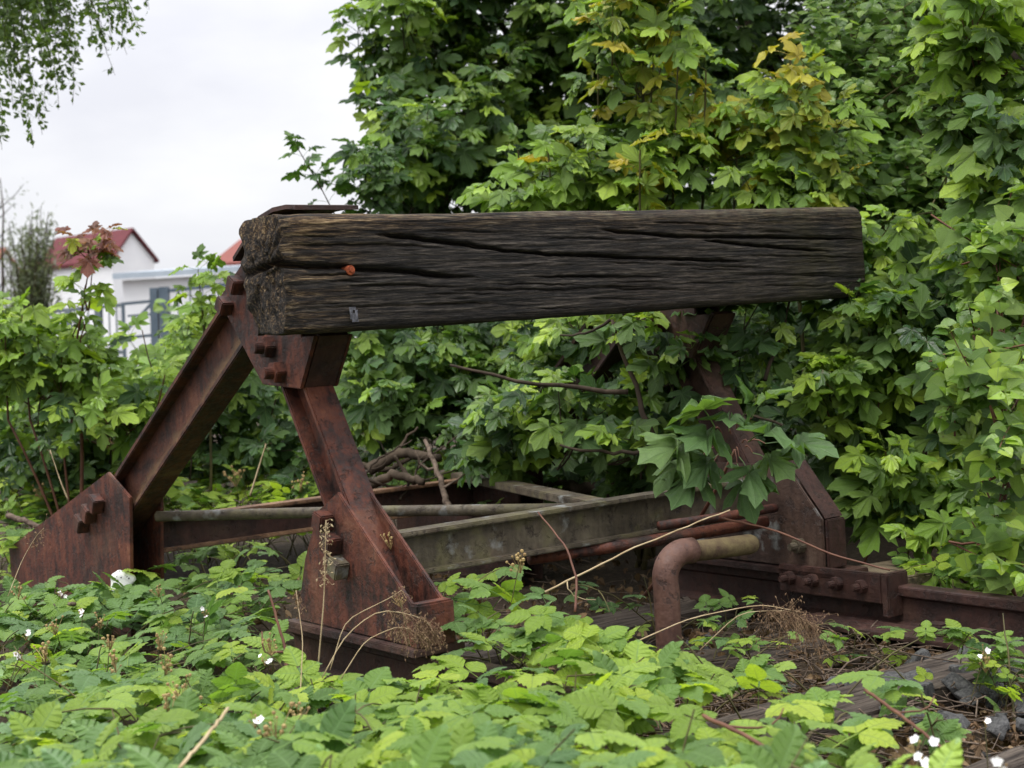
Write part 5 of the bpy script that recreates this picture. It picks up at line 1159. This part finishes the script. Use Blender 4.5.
def grass_stalk(label, pts, heads, spread, r=0.0016, n=60, mat='straw', seed='seed', drop=0.5):
    pts = np.array(pts, float); base = pts[0]; e = thing("grass_stalk", label, "grass stalk", base, 0, "seeding grass stalks")
    t = np.linspace(0, len(pts) - 1, 14); P = np.stack([np.interp(t, range(len(pts)), pts[:, k]) for k in range(3)], 1); P[1:-1] = (P[:-2] + P[1:-1] * 2 + P[2:]) / 4
    b = MB(); b.tube(P - base, np.linspace(r, r * 0.5, 14), 4); b.build("stalk", M[mat], e, smooth=True)
    b = MB()
    for k in range(n):
        u = RG.uniform(heads, 1); i = min(12, int(u * 13)); p = P[i] * (1 - (u * 13) % 1) + P[i + 1] * ((u * 13) % 1)
        d = RG.normal(0, 1, 3) * spread; d[2] -= abs(RG.normal()) * spread * drop; q_ = p + d - base; ax = np.array([RG.normal(0, .4), RG.normal(0, .4), -drop + RG.normal(0, .4)]); ax /= np.linalg.norm(ax); sd2 = np.cross(ax, [0, 1, .1]); L_ = 0.010
        b.add([q_, q_ + ax * L_ * .5 + sd2 * L_ * .22, q_ + ax * L_, q_ + ax * L_ * .5 - sd2 * L_ * .22, q_ + ax * L_ * .5 + np.cross(ax, sd2) * L_ * .25], [(0, 1, 4), (1, 2, 4), (2, 3, 4), (3, 0, 4), (0, 3, 2, 1)])
        b.tube([p - base, q_], [0.0004, 0.0003], 3, False)
    b.build("seed_head", M[seed], e)["kind"] = "stuff"
    return e


grass_stalk("tall upright seeding grass stalk before the front foot", [at(318, 668, 4.0), at(324, 600, 4.0), at(326, 520, 4.02)], 0.62, 0.010, 0.0022, 70, seed='straw')
grass_stalk("thin leaning grass stalk in front of the rusty front foot", [at(330, 670, 3.9), at(345, 620, 3.95), at(390, 598, 4.0), at(402, 590, 4.0)], 0.75, 0.012, 0.0016, 30)
grass_stalk("drooping brown seed plume hanging beside the foot block", [at(322, 678, 3.85), at(345, 635, 3.9), at(380, 608, 3.95), at(425, 618, 4.0), at(436, 636, 4.0)], 0.55, 0.017, 0.0018, 260, drop=1.2)
grass_stalk("second brown seed plume lower beside the foot block", [at(340, 680, 3.85), at(365, 640, 3.9), at(400, 625, 3.95), at(430, 640, 4.0)], 0.6, 0.016, 0.0016, 160, drop=1.2)
grass_stalk("fine grass stalk in front of the long strut's foot plate", [at(8, 596, 5.2), at(22, 560, 5.3), at(36, 536, 5.3), at(44, 528, 5.3)], 0.5, 0.020, 0.0016, 40)
grass_stalk("bent dry grass arching right of the bent pipe", [at(640, 640, 3.9), at(690, 618, 4.1), at(760, 604, 4.2), at(800, 612, 4.2)], 0.92, 0.02, 0.002, 30)
grass_stalk("grey seeding grass plume below the rail joint", [at(700, 650, 4.2), at(740, 612, 4.2), at(790, 610, 4.2), at(815, 628, 4.2)], 0.5, 0.028, 0.0014, 330, seed='seed', drop=1.4)
grass_stalk("yellow dry grass standing against the far brambles", [at(68, 500, 7.0), at(60, 480, 7.0), at(50, 450, 7.0)], 0.95, 0.01, 0.004, 8)
grass_stalk("pale dry stem slanting behind the left leg", [at(250, 496, 6.8), at(258, 470, 6.8), at(266, 444, 6.8)], 0.95, 0.01, 0.005, 6)
grass_stalk("straw clump stalk at the foot of the front leg", [at(300, 700, 3.8), at(303, 640, 3.9), at(296, 590, 4.0)], 0.8, 0.012, 0.0016, 24)

# white plastic scrap by the rear foot
pc = at(119, 585, 5.95); e = thing("plastic_scrap", "speckled white plastic scrap stuck in the brambles at the rear foot", "litter", pc - np.array([0, 0, 0.15]))
b = MB(); nn, mm_ = 18, 16; V = []
for i in range(mm_ + 1):
    t = i / mm_; zc = 0.205 - 0.205 * t
    r_ = np.interp(t, [0, 0.03, 0.1, 0.2, 0.3, 0.38, 0.48, 0.6, 0.7, 0.8, 0.92, 1], [0.002, 0.026, 0.046, 0.052, 0.042, 0.026, 0.024, 0.02, 0.016, 0.026, 0.018, 0.003])
    cx_ = np.interp(t, [0, 0.2, 0.5, 0.75, 1], [0.004, 0.006, -0.018, -0.038, -0.022])
    for k in range(nn):
        a = 6.283 * k / nn; w_ = 1 + 0.5 * (vnoise(np.array([t * 7. + 3]), np.array([3 + 2 * math.cos(a)]), 61)[0] - 0.5) + 0.12 * math.sin(3 * a + 5 * t)
        V.append((cx_ + r_ * w_ * math.cos(a), r_ * w_ * 0.45 * math.sin(a) + 0.012 * math.sin(9 * t), zc + 0.006 * math.sin(2 * a)))
b.add(V, [(i * nn + k, i * nn + (k + 1) % nn, (i + 1) * nn + (k + 1) % nn, (i + 1) * nn + k) for i in range(mm_) for k in range(nn)]); shell = b.build("plastic_shell", M['white'], e, smooth=True)
b = MB()
for k in range(9):
    a = RG.uniform(3.6, 5.8); v, f = ico(RG.uniform(0.002, 0.004), (0.006 + 0.046 * math.cos(a), 0.022 * math.sin(a), RG.uniform(0.170, 0.188)), 5); b.add(v, f)
b.build("specks", M['speck'], e)["kind"] = "stuff"


# ------------------------------------------------------------------ far buildings, gate and fence
def gable_house(label, px, peak_y, eave_y, half_px, dep, length, yaw, roof_mat, base_py=392, win=False, roof_over=0.3):
    k = dep / FPX; c = at(px, peak_y, dep); zp = c[2]; ze = at(px, eave_y, dep)[2]; hw = half_px * k
    e = thing("house", label, "house", (c[0], c[1], 0), yaw)
    b = MB(); b.prism([(-hw, 0, -0.5), (hw, 0, -0.5), (hw, 0, ze), (0, 0, zp - 0.15), (-hw, 0, ze)], (0, length, 0)); w = b.build("wall", M['wall_white'], e)
    for sgn, nm in ((-1, "roof"), (1, "roof")):
        b = MB(); sl_ = (zp - ze) / hw; o_ = roof_over
        b.prism([(0, -o_, zp), (sgn * (hw + o_), -o_, ze - o_ * sl_), (sgn * (hw + o_), -o_, ze - o_ * sl_ + 0.25), (0, -o_, zp + 0.25)], (0, length + 2 * o_, 0)); b.build("roof", M[roof_mat], e)
    if win:
        for (wx, wz) in ((-hw * 0.35, ze - 1.6), (hw * 0.35, ze - 1.6)):
            b = MB(); b.box((wx, -0.03, wz), (0.9, 0.1, 1.2)); wn = b.build("window", M['trim_grey'], w); 
    return e


hs = gable_house("white house with a dark red roof, its gable facing us", 131, 231, 259, 27, 120, 9, math.radians(55), 'roof_red')
gable_house("far house with an orange-red roof beside the rusty strut", 243, 242, 267, 58, 130, 9, math.radians(-110), 'roof_orange')
gable_house("far house with a brown roof at the left edge", 4, 250, 285, 26, 140, 10, math.radians(55), 'roof_brown')
dg = 42.0; p0, p1 = at(122, 277, dg), at(232, 270, dg)
sh_ = thing("shed", "long low white shed with a blue-grey roof edge behind the gate", "shed", (p0[0], p0[1], 0), 0)
wd_ = p1[0] - p0[0]; zt = p0[2]
b = MB(); b.box((wd_ / 2, 2, zt / 2 - 0.3), (wd_, 4, zt + 0.4)); b.build("wall", M['wall_white'], sh_)
b = MB(); b.prism([(-0.2, -0.25, zt - 0.06), (wd_ + 0.2, -0.25, zt - 0.06), (wd_ + 0.2, 4.3, zt + 0.22), (-0.2, 4.3, zt + 0.22)], (0, 0, 0.16)); b.build("roof", M['trim_grey'], sh_)
b = MB()
D = 26.0; kk = D / FPX
gt = thing("metal_gate", "slate grey metal gate with two posts and a braced leaf", "gate", (at(162, 400, D)[0], D, 0))


def bar(px0, py0, px1, py1, w, name, parent, mat='gate', dep=D):
    a, c = at(px0, py0, dep), at(px1, py1, dep); o_ = np.array(parent.location); b = MB(); d = c - a; d /= np.linalg.norm(d); n_ = np.cross(d, [0, 1, 0]); n_ /= np.linalg.norm(n_); yv = np.array([0, 1.0, 0])
    h = w / 2; b.prism([a - o_ - n_ * h - yv * h, a - o_ + n_ * h - yv * h, a - o_ + n_ * h + yv * h, a - o_ - n_ * h + yv * h], c - a); return b.build(name, M[mat], parent)


bar(154, 288, 157, 395, 0.13, "gate_post", gt); bar(164, 287, 168, 395, 0.16, "gate_post", gt)
bar(122, 304, 154, 301, 0.05, "rail", gt); bar(123, 304, 126, 395, 0.05, "frame_bar", gt); bar(127, 330, 152, 303, 0.045, "diagonal_brace", gt); bar(124, 338, 155, 335, 0.05, "rail", gt)
bar(128, 316, 155, 314, 0.035, "rail", gt)
fr = thing("fence", "blue-grey mesh fence running right from the gate to the strut", "fence", (at(200, 400, D)[0], D, 0))
bar(166, 291, 260, 281, 0.06, "rail", fr)
for i, x_ in enumerate(range(178, 262, 12)): bar(x_, 290 - (x_ - 166) * 0.106, x_ + 3, 392, 0.025, "fence_bar", fr, 'fence')
fl_ = thing("fence", "grey bar fence left of the gate behind the saplings", "fence", (at(60, 400, D)[0], D, 0))
bar(-30, 319, 122, 305, 0.06, "rail", fl_, 'fence'); bar(-30, 362, 124, 352, 0.06, "rail", fl_, 'fence')
for x_ in (-28, 8, 40, 68, 98): bar(x_, 318 - (x_ + 30) * 0.09, x_ + 4, 402, 0.10, "fence_post", fl_, 'fence')
for x_ in range(-24, 120, 7): bar(x_, 320 - (x_ + 30) * 0.09, x_ + 3, 398, 0.022, "fence_bar", fl_, 'fence')
